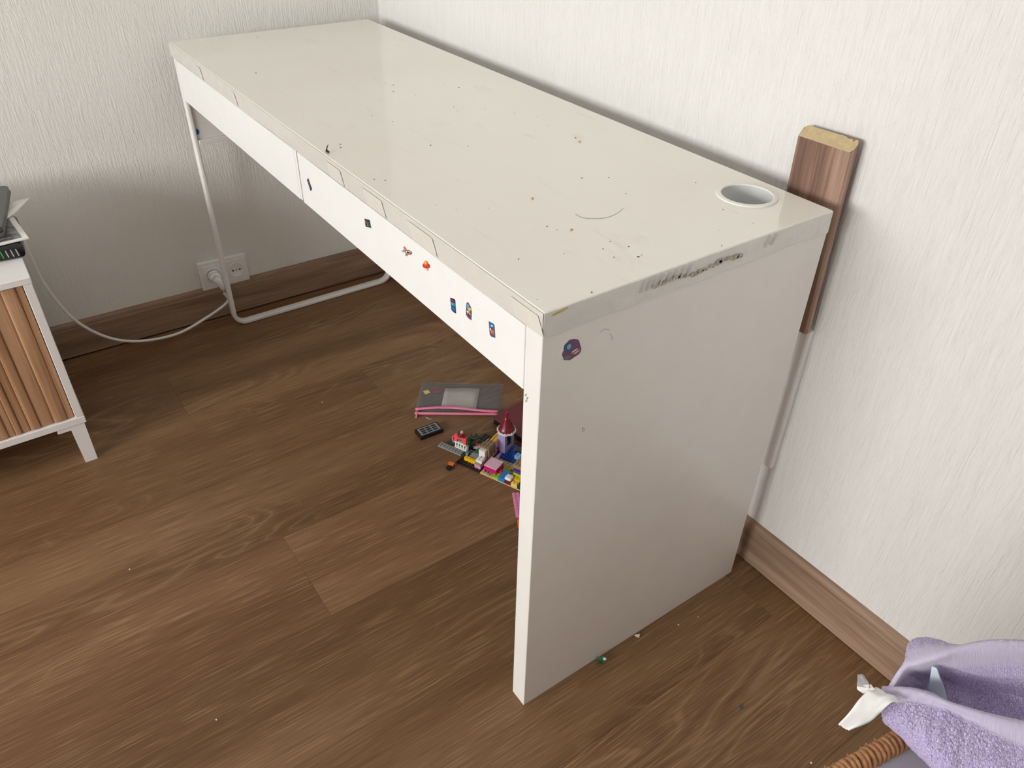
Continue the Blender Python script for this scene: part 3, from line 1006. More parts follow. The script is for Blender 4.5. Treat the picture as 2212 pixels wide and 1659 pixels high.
rag = [(-w_ / 2 + 0.0006, -th + 0.0012), (w_ / 2 - 0.004, -th + 0.0003), (w_ / 2 - 0.0005, -th + 0.0045), (w_ / 2 - 0.0004, -0.0045), (w_ / 2 - 0.0035, -0.0009), (w_ / 2 - 0.0075, -0.0006), (w_ / 2 - 0.0095, -0.0034), (w_ / 2 - 0.0115, -0.0012), (w_ / 2 - 0.018, -0.0018), (w_ / 2 - 0.024, -0.0004), (-w_ / 2 + 0.004, -0.0003), (-w_ / 2 + 0.0012, -0.0025)]
add_prism(bm, [(x, y, Hs + (y + th) - 0.0006) for x, y in rag], (0, 0, 0.0012))
bmesh.ops.recalc_face_normals(bm, faces=bm.faces)
tag(link('raw_end', bm, 'mdf', off), 'pale raw fibreboard mitred end')
off.rotation_euler = (0.0, -0.028, 0)

# plain white strip upright on the wall; the offcut stands on its top end
tk = thing('wall_strip', 'short white strip upright on the wall beside the desk panel', 'cable trunking', (1.4005, YB, 0.24))
boxobj('strip_body', (-0.0105, -0.0125, 0.0), (0.0105, 0.0, 0.290), 'plastic_white', tk, 0.0015, 2)
boxobj('strip_face', (-0.008, -0.0145, 0.001), (0.008, -0.0125, 0.289), 'plastic_white', tk, 0.0008)

# ------------------------------------------------------------------ double wall socket
def wall_pt(y, z, out=0.0):
    """point on the left wall"""
    s = (YB - y) / math.cos(LEAN)
    return Vector((XL + s * math.sin(LEAN) + out, y, z))
sk = thing('wall_socket', 'white double wall socket above the skirting by the steel leg', 'socket', wall_pt(0.0215, 0.135), LEAN)
bm = bmesh.new()
add_box(bm, (0, -0.066, -0.041), (0.012, 0.066, 0.041), 0.003, 0, 2)
link('cover_plate', bm, 'plastic_white', sk)
for yy in (-0.031, 0.033):
    bm = bmesh.new()
    add_box(bm, (0.012, yy - 0.027, -0.031), (0.0145, yy + 0.027, 0.031), 0.001)
    tmp = bmesh.new()
    add_lathe(tmp, (0, 0, 0), [(0.0235, 0.0148), (0.0215, 0.0165), (0.0195, 0.0158), (0.0185, 0.0152), (0.0005, 0.0152)], 32)
    rot = Matrix(((0, 0, 1, 0), (1, 0, 0, yy), (0, 1, 0, 0), (0, 0, 0, 1)))
    append(bm, tmp, 0, rot)
    bmesh.ops.recalc_face_normals(bm, faces=bm.faces)
    so = link('socket', bm, 'plastic_white', sk)
    if yy > 0:
        for k, dy in enumerate((-0.0095, 0.0, 0.0095)):
            bm = bmesh.new()
            add_cyl(bm, (0.0151, yy + dy, 0.0), 0.0026 if k != 1 else 0.0022, 0.0005, 10, axis=0)
            link('contact_hole' if k != 1 else 'earth_pin', bm, 'socket_hole' if k != 1 else 'metal', so)
# plug and cable
pl = thing('power_cable', 'white power cable running from the cabinet to a plug in the wall socket', 'cable', (0, 0, 0))
q0 = wall_pt(-0.009, 0.135, 0.0165)
bm = bmesh.new()
add_cyl(bm, (q0.x, q0.y, q0.z), 0.0175, 0.012, 20, axis=0)
add_cyl(bm, (q0.x + 0.012, q0.y, q0.z), 0.0175, 0.012, 20, axis=0, r2=0.012)
add_tube(bm, [q0 + Vector((0.020, 0.0, 0.0)), q0 + Vector((0.030, 0.004, -0.006)), q0 + Vector((0.030, 0.008, -0.026)), q0 + Vector((0.026, 0.010, -0.040))], [0.010, 0.0095, 0.0065, 0.0045], 12)
link('plug', bm, 'plastic_white', pl)
cpts = [Vector((0.135, -0.4225, 0.478)), Vector((0.115, -0.4200, 0.455)), at(70, 562, 0, 0.085), at(100, 620, 0, 0.055), at(160, 690, 0, 0.03), at(230, 728, 0, 0.015), at(300, 737, 0, 0.008), at(380, 722, 0, 0.0), at(440, 690, 0, -0.008),
        q0 + Vector((0.022, 0.014, -0.078)), q0 + Vector((0.026, 0.0105, -0.045))]
bm = bmesh.new()
add_tube(bm, catmull(cpts, 90), 0.0038, 10)
link('cord', bm, 'cable', pl)

# ------------------------------------------------------------------ cabinet on the left
CX, CY, CZ = 0.397, -0.434, 0.4565
cab = thing('sideboard', 'white low sideboard with slatted wood doors at the left edge', 'sideboard', (CX - 0.2, CY - 0.5, 0))
def cb(name, lo_, hi_, mat='white_cab', bev=0.001, par=None):
    o = Vector((CX - 0.2, CY - 0.5, 0))
    return boxobj(name, Vector(lo_) - o, Vector(hi_) - o, mat, par or cab, bev)
CL = CY - 1.10
cb('top_panel', (CX - 0.40, CL, 0.4425), (CX + 0.001, CY + 0.001, CZ), bev=0.0012)
cb('side_panel', (CX - 0.40, CY - 0.016, 0.121), (CX, CY, 0.442))
cb('side_panel', (CX - 0.40, CL, 0.121), (CX, CL + 0.016, 0.442))
cb('bottom_panel', (CX - 0.40, CL, 0.1035), (CX + 0.001, CY + 0.001, 0.1205), bev=0.0012)
cb('back_panel', (CX - 0.399, CL + 0.016, 0.121), (CX - 0.391, CY - 0.016, 0.442))
cb('side_lining', (CX - 0.39, CY + 0.0, 0.125), (CX - 0.395 + 0.004, CY + 0.0012, 0.44))
cb('divider', (CX - 0.39, CY - 0.56, 0.121), (CX - 0.012, CY - 0.544, 0.442))
for d0, d1 in ((CY - 0.543, CY - 0.0172), (CL + 0.0172, CY - 0.561)):
    dr_ = cb('door', (CX - 0.016, d0, 0.1225), (CX - 0.009, d1, 0.441), 'slat', 0.0005)
    y = d1 - 0.0006
    k = 0
    while y > d0 + 0.0265:
        wd = (0.0125, 0.0252, 0.0258, 0.0191, 0.0159, 0.0121)[k % 6]
        ph = (0.0035, 0.0060, 0.0035, 0.0060, 0.0035, 0.0060)[k % 6]
        bm = bmesh.new()
        o = Vector((CX - 0.2, CY - 0.5, 0))
        sec_ = [(0, 0), (0, ph * 0.55), (-wd * 0.12, ph * 0.9), (-wd * 0.3, ph), (-wd * 0.7, ph), (-wd * 0.88, ph * 0.9), (-wd + 0.0006, ph * 0.55), (-wd + 0.0006, 0)]
        add_prism(bm, [Vector((CX - 0.009 + px_, y + dy, 0.1225)) - o for dy, px_ in sec_], (0, 0, 0.3185))
        bmesh.ops.recalc_face_normals(bm, faces=bm.faces)
        link('slat', bm, 'slat', dr_)
        y -= wd
        k += 1
for yy, sgn in ((CY - 0.004, 1), (CL + 0.029, 1)):
    for xx in (CX - 0.001, CX - 0.370):
        bm = bmesh.new()
        o = Vector((CX - 0.2, CY - 0.5, 0))
        top = [(xx, yy), (xx, yy - 0.029), (xx - 0.029, yy - 0.029), (xx - 0.029, yy)]
        bot = [(xx, yy - 0.001), (xx, yy - 0.026), (xx - 0.024, yy - 0.026), (xx - 0.024, yy - 0.001)]
        vt = [bm.verts.new(Vector((x, y, 0.1035)) - o) for x, y in top]
        vb = [bm.verts.new(Vector((x, y, 0.0)) - o) for x, y in bot]
        bm.faces.new(vt)
        bm.faces.new(list(reversed(vb)))
        for i in range(4):
            bm.faces.new((vt[i], vb[i], vb[(i + 1) % 4], vt[(i + 1) % 4]))
        bmesh.ops.recalc_face_normals(bm, faces=bm.faces)
        lg_ = link('leg', bm, 'white_cab', cab)
        add = bmesh.new()
        add_box(add, Vector((xx - 0.055, yy - 0.054, 0.0925)) - o, Vector((xx - 0.0005, yy - 0.0015, 0.1033)) - o, 0.001)
        link('mounting_plate', add, 'white_cab', lg_)

# router, picture, paper and laptop on the sideboard
rt = thing('router', 'black router with small lamp slots under the picture on the sideboard', 'router', (0.215, -0.53, CZ))
rt.rotation_euler[2] = math.radians(-4)
bm = bmesh.new()
add_box(bm, (-0.08, -0.10, 0.0), (0.085, 0.112, 0.028), 0.011, 0, 4)
link('housing', bm, 'router', rt, True)
for k in range(6):
    bm = bmesh.new()
    yy = 0.0985 - 0.0087 * k
    tm = bmesh.new()
    add_box(tm, (-0.0004, -0.0009, -0.0075), (0.0006, 0.0011, 0.0075), 0.0003)
    append(bm, tm, 0, Matrix.Translation((0.0852, yy, 0.0145)) @ Matrix.Rotation(0.12, 4, 'X'))
    tag(link('lamp_slot', bm, 'led_green' if k == 3 else 'led_white', rt), 'green glowing slot' if k == 3 else None)
# framed looking print (card with white border)
pz = CZ + 0.0295
c1 = at(63, 516, 2, pz)
c2 = at(18, 454, 2, pz)
dirb = (c2 - c1).normalized()
dira = Vector((dirb.y, -dirb.x, 0))
dira = dira if dira.y < 0 else -dira
pr_ = thing('photo_print', 'dark black and white picture print with white border on the router', 'picture', (0, 0, 0))
bm = bmesh.new()
LB, LA = 0.21, 0.15
add_prism(bm, [c1, c1 + dirb * LB, c1 + dirb * LB + dira * LA, c1 + dira * LA], (0, 0, 0.0022))
bmesh.ops.recalc_face_normals(bm, faces=bm.faces)
link('card', bm, 'paper', pr_)
bm = bmesh.new()
b_ = 0.010
up_ = Vector((0, 0, 0.0023))
add_prism(bm, [c1 + dirb * b_ + dira * b_ + up_, c1 + dirb * (LB - b_) + dira * b_ + up_, c1 + dirb * (LB - b_) + dira * (LA - b_) + up_, c1 + dirb * b_ + dira * (LA - b_) + up_], (0, 0, 0.0002))
bmesh.ops.recalc_face_normals(bm, faces=bm.faces)
link('picture', bm, 'print', pr_)
# loose curling sheet
pz2 = pz + 0.006
a_ = at(66, 429, 2, pz2 + 0.008)
b__ = at(14, 470, 2, pz2)
sh = thing('paper_sheet', 'loose white paper sheet with a curled corner under the laptop', 'paper', (0, 0, 0))
e1 = at(15, 418, 2, pz2 + 0.004)
rows = []
far = e1 + Vector((-0.02, -0.10, 0))
for j in range(9):
    t = j / 8
    row = []
    for i in range(9):
        s = i / 8
        pA = a_.lerp(e1 + Vector((-0.005, 0.0, -0.003)), s).lerp(far, 0) if False else a_.lerp(far, s)
        pB = a_.lerp(b__ + Vector((0.03, -0.02, 0)), t)
        q = a_ + (far - a_) * s + (b__ + Vector((0.05, -0.035, 0)) - a_) * t
        q.z = pz2 + 0.010 * max(0.0, 1 - 4.0 * (s + t * 0.6)) + 0.0006
        row.append(q)
    rows.append(row)
bm = bmesh.new()
add_grid(bm, rows)
solidify(link('sheet', bm, 'paper', sh), 0.0003)
bm = bmesh.new()
for kk in (0.30, 0.40):
    qa = a_ + (far - a_) * 0.42 + (b__ + Vector((0.05, -0.035, 0)) - a_) * (kk - 0.14)
    qb = a_ + (far - a_) * 0.80 + (b__ + Vector((0.05, -0.035, 0)) - a_) * (kk - 0.14)
    n_ = Vector((0.004, 0, 0))
    qa.z = qb.z = pz2 + 0.0016
    add_prism(bm, [qa, qb, qb + n_, qa + n_], (0, 0, 0.0002))
bmesh.ops.recalc_face_normals(bm, faces=bm.faces)
tag(link('printed_line', bm, 'ink', sh), 'faint teal printed lines')
# laptop: closed, lying on the papers
lz = pz2 + 0.0025
k1 = at(18.5, 400, 2, lz + 0.018)
k2 = at(1, 507, 2, lz + 0.018)
ang = math.atan2(k2.y - k1.y, k2.x - k1.x)
lp = thing('laptop', 'dark grey closed laptop lying on the papers at the left edge', 'laptop', (k1.x, k1.y, lz), ang)
bm = bmesh.new()
# local +x runs along its right edge towards the viewer, body to local -y
add_box(bm, (0.0, -0.33, 0.0), (0.235, 0.0, 0.0085), 0.003, 0, 2)
link('base', bm, 'laptop', lp)
bm = bmesh.new()
lidp = [(x, y, 0.010) for x, y in rrect(0.0, -0.33, 0.235, 0.0, 0.014, 5)]
add_prism(bm, lidp, (0, 0, 0.008))
bmesh.ops.recalc_face_normals(bm, faces=bm.faces)
link('lid', bm, 'laptop', lp)

# ------------------------------------------------------------------ toys under the desk
STU, PLT = 0.008, 0.0032
LA_ = math.radians(23.67)
LO = Vector((0.854, 0.219, 0.0))


def add_brick(bm, u, v, w, d, z, h, studs=True, mi=0, g=0.00012):
    """brick in stud units; z and h in plate units"""
    a = (u * STU + g, v * STU + g, z * PLT)
    b = ((u + w) * STU - g, (v + d) * STU - g, (z + h) * PLT - 0.00005)
    add_box(bm, a, b, 0.00018, mi)
    if studs:
        for i in range(int(round(w))):
            for j in range(int(round(d))):
                add_cyl(bm, ((u + i + 0.5) * STU, (v + j + 0.5) * STU, (z + h) * PLT), 0.0024, 0.0017, 9, mi)


castle = thing('toy_castle', 'colourful toy brick castle with a red tower roof under the desk', 'toy', LO, LA_)


def brick(name, col, u, v, w, d, z, h, studs=True, label=None, root=None):
    bm = bmesh.new()
    add_brick(bm, u, v, w, d, z, h, studs)
    return tag(link(name, bm, col if col.startswith('trans') else 'b_' + col, root or castle), label)


brick('base_plate', 'black', 0, 0, 8, 15, 0, 1, True, 'black studded base plate')
brick('base_plate', 'tan', 8, 0, 16, 15, 0, 1, True, 'tan studded base plate')
brick('plate', 'grey', -8.5, 3, 8, 2, 0, 1, True, 'grey eight stud plate')
brick('plate', 'green', -4.5, 5, 4.4, 4, 0, 1, False)
# white fence
bm = bmesh.new()
add_brick(bm, -4, 5, 4, 1, 1, 1, False)
add_brick(bm, -4, 5, 4, 1, 6, 1, True)
for i in range(5):
    add_brick(bm, -4 + i * 0.9, 5.3, 0.4, 0.4, 2, 4, False)
tag(link('fence', bm, 'b_white', castle), 'white lattice fence')
# coral arch on the fence
bm = bmesh.new()
add_brick(bm, -4, 5, 1, 1, 7, 6, False)
add_brick(bm, -1, 5, 1, 1, 7, 6, False)
add_brick(bm, -3, 5, 2, 1, 10.5, 2.5, False)
add_brick(bm, -3, 5, 0.5, 1, 9.5, 1, False)
add_brick(bm, -1.5, 5, 0.5, 1, 9.5, 1, False)
tag(link('arch', bm, 'b_coral', castle), 'coral red arch')
brick('plate', 'grey', -3, 5.2, 2, 0.7, 7, 1)
bm = bmesh.new()
add_cyl(bm, (-2.0 * STU, 5.5 * STU, 13 * PLT), 0.0075, 0.006, 20)
add_cyl(bm, (-1.2 * STU, 5.5 * STU, 13 * PLT), 0.0060, 0.0035, 16)
tag(link('round_brick', bm, 'b_dred', castle), 'dark red round piece')
bm = bmesh.new()
add_lathe(bm, (-1.7 * STU, 5.6 * STU, 13 * PLT + 0.006), [(0.003, 0), (0.0038, 0.002), (0.0034, 0.007), (0.0015, 0.009), (0.0002, 0.0092)], 14)
link('clear_dome', bm, 'trans_clear', castle)
bm = bmesh.new()
add_cyl(bm, (-1.5 * STU, 5.3 * STU, 13 * PLT + 0.006), 0.0022, 0.004, 10)
link('round_stud', bm, 'b_red', castle)
# heart box
bm = bmesh.new()
def heart(s, n=24):
    o = []
    for i in range(n):
        a = 2 * PI * i / n
        o.append((s * 16 * math.sin(a) ** 3 / 17, s * (13 * math.cos(a) - 5 * math.cos(2 * a) - 2 * math.cos(3 * a) - math.cos(4 * a)) / 17))
    return o
add_prism(bm, [(-5.5 * STU + x, 7.4 * STU + y, 1 * PLT) for x, y in heart(0.010)], (0, 0, 0.007))
bmesh.ops.recalc_face_normals(bm, faces=bm.faces)
hb = link('heart_box', bm, 'b_pink', castle)
bm = bmesh.new()
add_prism(bm, [(-5.5 * STU + x, 7.3 * STU + y, 1 * PLT + 0.0069) for x, y in heart(0.0066)], (0, 0, 0.0008))
bmesh.ops.recalc_face_normals(bm, faces=bm.faces)
link('heart_inset', bm, 'b_magenta', hb)
brick('plate', 'dgreen', -7, 6, 2.4, 3, 0, 1, False)
# plants
for (u, v, s) in ((0.2, 7.2, 1.0), (1.0, 9.0, 1.2), (-0.8, 9.0, 0.9)):
    bm = bmesh.new()
    for k in range(16):
        a = 2.4 * k
        r = 0.008 * s * (0.4 + 0.6 * ((k * 7) % 5) / 5)
        c = Vector((u * STU + 0.5 * r * math.cos(a), v * STU + 0.5 * r * math.sin(a), 0.006 + 0.0011 * k * s))
        tip = c + Vector((math.cos(a), math.sin(a), 0.35)) * 0.008 * s
        sd = Vector((-math.sin(a), math.cos(a), 0)) * 0.0026 * s
        add_prism(bm, [c, c.lerp(tip, 0.5) + sd, tip, c.lerp(tip, 0.5) - sd], (0, 0, 0.0012))
    add_cyl(bm, (u * STU, v * STU, PLT), 0.0024, 0.014, 8)
    bmesh.ops.recalc_face_normals(bm, faces=bm.faces)
    link('plant', bm, 'b_dgreen', castle)
brick('brick', 'green', 2.6, 5, 2, 2.2, 1, 3)
brick('brick', 'dgrey', 1, 4, 1.6, 2, 1, 2)
brick('brick', 'dgrey', 2.5, 3, 2.4, 2, 1, 2, False)
brick('plate', 'grey', 2.5, 3, 2.4, 2, 3, 1, False)
brick('brick', 'yellow', 1.5, 1.8, 4, 1, 1, 3, True, 'bright yellow four stud brick')
bm = bmesh.new()
add_cyl(bm, (1.4 * STU, 3.6 * STU, PLT), 0.0037, 0.0125, 14)
link('clear_cylinder', bm, 'trans_teal', castle)
bm = bmesh.new()
add_cyl(bm, (0.1 * STU, 5.5 * STU, PLT), 0.0034, 0.016, 14)
link('clear_cylinder', bm, 'trans_clear', castle)
# white stack
brick('brick', 'pink', 5.6, 0.9, 2, 2, 1, 3, False)
brick('plate', 'grey', 5.6, 0.9, 2, 2, 4, 1, False)
brick('brick', 'white', 5.6, 1.6, 2, 1.6, 5, 2)
brick('brick', 'white', 5.3, 3.6, 2, 1.2, 1, 11, False)
# house wall and roof slab
brick('wall_brick', 'lpink', 7, 4.8, 1, 3.4, 1, 3, False)
bm = bmesh.new()
add_brick(bm, 7, 4.8, 1, 0.4, 4, 8, False)
add_brick(bm, 7, 7.8, 1, 0.4, 4, 8, False)
add_brick(bm, 7, 5.2, 1, 2.6, 11, 1, False)
add_brick(bm, 7, 6.35, 0.95, 0.25, 4, 7, False)
add_brick(bm, 7, 5.2, 0.95, 2.6, 7.2, 0.6, False)
wf = link('window_frame', bm, 'b_dtan', castle)
bm = bmesh.new()
for v in (5.2, 6.6):
    for z in (4, 7.8):
        add_brick(bm, 7.3, v, 0.5, 1.15, z, 3.2, False)
tag(link('window_shutter', bm, 'b_gold', wf), 'golden brown shutters')
brick('roof_tile', 'dtan', 5, 4.6, 3, 1.8, 12, 1.4, True, 'dark tan roof tile')
brick('roof_tile', 'dtan', 5.2, 6.4, 2.8, 1.6, 12, 1.8, True)
brick('wall_brick', 'lpink', 7, 8.2, 1, 3.8, 1, 11.5, False, 'light pink house wall')
for v, z in ((9.0, 7), (9.9, 5.0), (9.2, 4.2)):
    bm = bmesh.new()
    add_prism(bm, [(8.0 * STU, v * STU + x * 0.55, z * PLT + y * 0.55) for x, y in heart(0.0075, 16)], (0.0012, 0, 0))
    bmesh.ops.recalc_face_normals(bm, faces=bm.faces)
    link('heart_stud', bm, 'b_dmag', castle)
brick('plate', 'yellow', 6, 8, 2, 4, 12.5, 1.2, True, 'yellow plate on top of the pink wall')
brick('strip', 'navy', 8.0, 3.6, 0.4, 8.6, 1, 2.2, False)
brick('plate', 'lpink', 8.4, 5.5, 1, 4, 1, 1)
bm = bmesh.new()
add_lathe(bm, (8.6 * STU, 11.2 * STU, 7 * PLT), [(0.0002, -0.008), (0.0025, -0.006), (0.0034, -0.002), (0.0024, 0.002), (0.001, 0.006), (0.0002, 0.018)], 10)
link('hanging_fruit', bm, 'b_brown', castle)
# red capsule and small brown creature on a pink plate
brick('plate', 'lpink', 0.8, 7.4, 3, 2.4, 1, 2.0, False)
bm = bmesh.new()
add_tube(bm, [Vector((1.2 * STU, 8.0 * STU, 0.0125)), Vector((1.2 * STU, 9.6 * STU, 0.0145))], 0.0038, 12)
link('capsule', bm, 'b_red', castle)
bm = bmesh.new()
add_lathe(bm, (2.9 * STU, 8.9 * STU, 3 * PLT), [(0.0002, 0), (0.0045, 0.001), (0.005, 0.004), (0.0035, 0.0075), (0.0002, 0.009)], 12)
add_lathe(bm, (3.2 * STU, 9.2 * STU, 3 * PLT + 0.006), [(0.0002, 0), (0.003, 0.001), (0.0034, 0.0035), (0.002, 0.006), (0.0002, 0.0068)], 12)
for s in (-1, 1):
    add_cyl(bm, (3.2 * STU + s * 0.0018, 9.2 * STU, 3 * PLT + 0.011), 0.0013, 0.005, 8, r2=0.0002)
tag(link('animal_piece', bm, 'b_brown', castle), 'small brown eared animal piece')
# tower
tw = (9.4 * STU, 11.6 * STU)
bm = bmesh.new()
add_brick(bm, 9.6, 9.8, 0.45, 1.2, 1, 19, False)
add_brick(bm, 9.6, 13.4, 0.45, 1.4, 1, 19, False)
add_brick(bm, 9.6, 11.0, 0.45, 2.4, 1, 4.5, False)
add_brick(bm, 9.6, 11.0, 0.45, 2.4, 17, 3, False)
add_brick(bm, 8.0, 9.8, 1.6, 0.45, 1, 19, False)
add_brick(bm, 8.0, 14.35, 1.6, 0.45, 1, 19, False)
add_brick(bm, 7.6, 9.8, 0.45, 5, 1, 19, False)
tag(link('tower_wall', bm, 'b_lav', castle), 'lavender tower wall with an opening')
brick('brick', 'green', 8.2, 12, 1.2, 1.6, 1, 7, False)
bm = bmesh.new()
n_ = 48
zr = 20.2 * PLT
ro = [0.0205 + 0.0016 * abs(math.sin(4 * 2 * PI * i / n_)) for i in range(n_)]
poly = [(tw[0] + ro[i] * math.cos(2 * PI * i / n_), tw[1] + ro[i] * math.sin(2 * PI * i / n_), zr) for i in range(n_)]
add_prism(bm, poly, (0, 0, 0.0032))
for i in range(16):
    a = 2 * PI * i / 16
    add_cyl(bm, (tw[0] + 0.0195 * math.cos(a), tw[1] + 0.0195 * math.sin(a), zr + 0.0032), 0.0019, 0.0013, 8)
bmesh.ops.recalc_face_normals(bm, faces=bm.faces)
tag(link('tower_ring', bm, 'b_white', castle), 'white scalloped ring')
bm = bmesh.new()
add_lathe(bm, (tw[0], tw[1], zr + 0.0032), [(0.0002, 0), (0.0185, 0), (0.0185, 0.004), (0.0165, 0.0065), (0.0150, 0.009), (0.0075, 0.030), (0.0045, 0.040), (0.0002, 0.040)], 32)
tag(link('tower_roof', bm, 'b_dred', castle), 'dark red cone roof')
bm = bmesh.new()
add_lathe(bm, (tw[0], tw[1], zr + 0.043), [(0.0002, 0), (0.0038, 0), (0.0042, 0.003), (0.003, 0.008), (0.0034, 0.0095), (0.0002, 0.0105)], 16)
tag(link('tower_tip', bm, 'b_dmag', castle), 'dark magenta tip')
# pool plate and the front row of bricks
brick('plate', 'blue', 9.3, 8, 5.6, 1.8, 1, 1, True, 'deep blue plate')
brick('plate', 'blue', 10.1, 9.8, 4.8, 5, 1, 1, True, 'deep blue plate')
brick('brick', 'lblue', 13.4, 9.4, 1.8, 1.8, 2, 3, True, 'light blue brick')
brick('brick', 'black', 12.6, 11.4, 2, 1.6, 2, 4, False)
brick('brick', 'pink', 15.4, 13.0, 2, 2, 1, 6)
bm = bmesh.new()
add_brick(bm, 8.7, 1, 4, 0.5, 3, 3.5, False)
add_brick(bm, 8.7, 4.5, 4, 0.5, 3, 3.5, False)
add_brick(bm, 8.7, 1.5, 0.5, 3, 3, 3.5, False)
add_brick(bm, 12.2, 1.5, 0.5, 3, 3, 3.5, False)
for u, v in ((8.7, 1), (12.2, 1), (8.7, 4.5), (12.2, 4.5)):
    add_brick(bm, u, v, 0.5, 0.5, 1, 2, False)
tb = tag(link('table_frame', bm, 'b_magenta', castle), 'magenta table legs and apron')
bm = bmesh.new()
add_brick(bm, 8.7, 1, 4, 4, 6.5, 0.6, False)
tag(link('table_plate', bm, 'b_lpink', castle), 'smooth pink table tile')
brick('plate', 'tan', 8.4, 0, 2, 1, 1, 0.6)
brick('brick', 'lime', 12, -0.0, 2, 2, 1, 1.6, True, 'lime green plate')
brick('brick', 'red', 12.9, 2.1, 1, 1, 1, 3)
brick('brick', 'lime', 13.2, 3.6, 2, 2, 1, 1)
brick('brick', 'azure', 14, 0, 2, 3.4, 1, 3.4, False, 'blue brick with smooth top')
brick('brick', 'dred', 16, 0, 2, 1.4, 1, 3, False)
bm = bmesh.new()
add_box(bm, (15.9 * STU, 0.1 * STU, 4.05 * PLT), (17.9 * STU, 2.1 * STU, 6.2 * PLT), 0.0025, 0, 3)
tag(link('curved_brick', bm, 'b_white', castle, True), 'white rounded brick')
brick('brick', 'lyellow', 18, 0, 2, 1.4, 1, 3)
brick('brick', 'yellow', 18, 1.4, 2, 1.6, 1, 4.2)
brick('brick', 'dtan', 17.2, 2.6, 2.4, 2, 1, 4, False)
brick('brick', 'lime', 17.2, 2.6, 2.4, 2, 5, 2.6, False)
brick('brick', 'purple', 17.0, 2.6, 3, 2.4, 7.6, 2, False)
brick('brick', 'dtan', 16.6, 3.4, 4, 3, 9.6, 3, True)
brick('brick', 'dgreen', 20.2, 0, 2, 2, 1, 4)
brick('brick', 'dtan', 15, 5.2, 3, 2.4, 1, 3)
brick('brick', 'lime', 20, 3, 3, 4, 1, 3)

# separate toys on the floor
tile = thing('toy_tile', 'black toy tile with a pale grey grid of slots on the floor', 'toy')
c0_, c1_, c2_ = (Vector((0.7097, 0.1931, 0)), Vector((0.7121, 0.2527, 0)), Vector((0.7464, 0.1906, 0)))
tile.location = c0_
ax = (c1_ - c0_).normalized()
tile.rotation_euler[2] = math.atan2(ax.y, ax.x)
lw, ld_ = (c1_ - c0_).length, 0.034
bm = bmesh.new()
add_box(bm, (0, -ld_, 0), (lw, 0, 0.0105), 0.0012, 0, 2)
link('slab', bm, 'b_black', tile)
bm = bmesh.new()
add_box(bm, (0.005, -ld_ + 0.004, 0.0105), (lw - 0.005, -0.004, 0.0112), 0.0003)
link('grid_face', bm, 'b_grey', tile)
for i in range(3):
    for j in range(3):
        bm = bmesh.new()
        xa, ya = 0.008 + i * (lw - 0.016) / 3 + 0.0012, -ld_ + 0.0062 + j * (ld_ - 0.0124) / 3 + 0.0008
        add_box(bm, (xa, ya, 0.0111), (xa + (lw - 0.016) / 3 - 0.003, ya + (ld_ - 0.0124) / 3 - 0.0022, 0.0115), 0)
        link('slot', bm, 'b_black', tile)
lb_ = thing('toy_wheel_brick', 'small loose toy piece, brown block with black wheel, in front of the castle', 'toy', (0.862, 0.199, 0), 0.6)
bm = bmesh.new()
add_box(bm, (-0.006, -0.002, 0.003), (0.008, 0.008, 0.011), 0.0006)
link('block', bm, 'b_brown', lb_)
boxobj('cap', (-0.006, -0.002, 0.0111), (0.008, 0.008, 0.0128), 'b_orange', lb_, 0.0004)
bm = bmesh.new()
add_cyl(bm, (-0.001, -0.0085, 0.0062), 0.0062, 0.006, 16, axis=1)
link('wheel', bm, 'b_black', lb_)
pp = thing('toy_plate', 'pink studded toy plate between the castle and the desk panel', 'toy', (1.0045, 0.2675, 0), math.atan2(-0.0355, 0.0662))
bm = bmesh.new()
add_brick(bm, 0, -0.0, 9, 3, 0, 1, True)
link('plate', bm, 'b_pink', pp)
ob_ = thing('toy_brick', 'tiny orange toy brick by the desk panel below the pink plate', 'toy', (1.080, 0.2275, 0), -0.5)
bm = bmesh.new()
add_brick(bm, 0, 0, 2, 1, 0, 3, True)
link('brick', bm, 'b_orange', ob_)
# dark red book behind the castle
bk = thing('notebook', 'dark red notebook lying behind the toy castle', 'notebook', (0.783, 0.364, 0), math.atan2(0.99, -0.14))
boxobj('cover', (0, -0.13, 0.0185), (0.160, 0, 0.0205), 'bookred', bk, 0.0008)
boxobj('cover', (0, -0.13, 0.0), (0.160, 0, 0.0020), 'bookred', bk, 0.0008)
boxobj('page_block', (0.003, -0.127, 0.0020), (0.158, -0.003, 0.0185), 'b_black', bk, 0.0004)
_bkr = 0.0

# pencil pouch of clear vinyl with a pink zip
PQ = [Vector((0.6448, 0.2289, 0)), Vector((0.7619, 0.3989, 0)), Vector((0.6691, 0.4765, 0)), Vector((0.5455, 0.3075, 0))]   # near-left, near-right, far-right, far-left
po = thing('pencil_pouch', 'clear vinyl pouch with pink zip lying under the desk', 'pouch', (0, 0, 0))
def pq(s, t, z=0.0):
    q = PQ[0].lerp(PQ[1], s).lerp(PQ[3].lerp(PQ[2], s), t)
    q.z = z
    return q
for nm, zf, z0_ in (('back_sheet', 0.0, 0.0012), ('front_sheet', 1.0, 0.003)):
    bm = bmesh.new()
    rows = []
    for j in range(13):
        t = j / 12
        rows.append([pq(i / 20, t, z0_ + zf * (0.006 * math.sin(PI * i / 20) ** 0.6 * math.sin(PI * t) ** 0.6 + 0.0015 * mnoise.noise(Vector((i * 0.4, t * 5, 2))))) for i in range(21)])
    add_grid(bm, rows)
    solidify(link(nm, bm, 'vinyl', po), 0.0003)
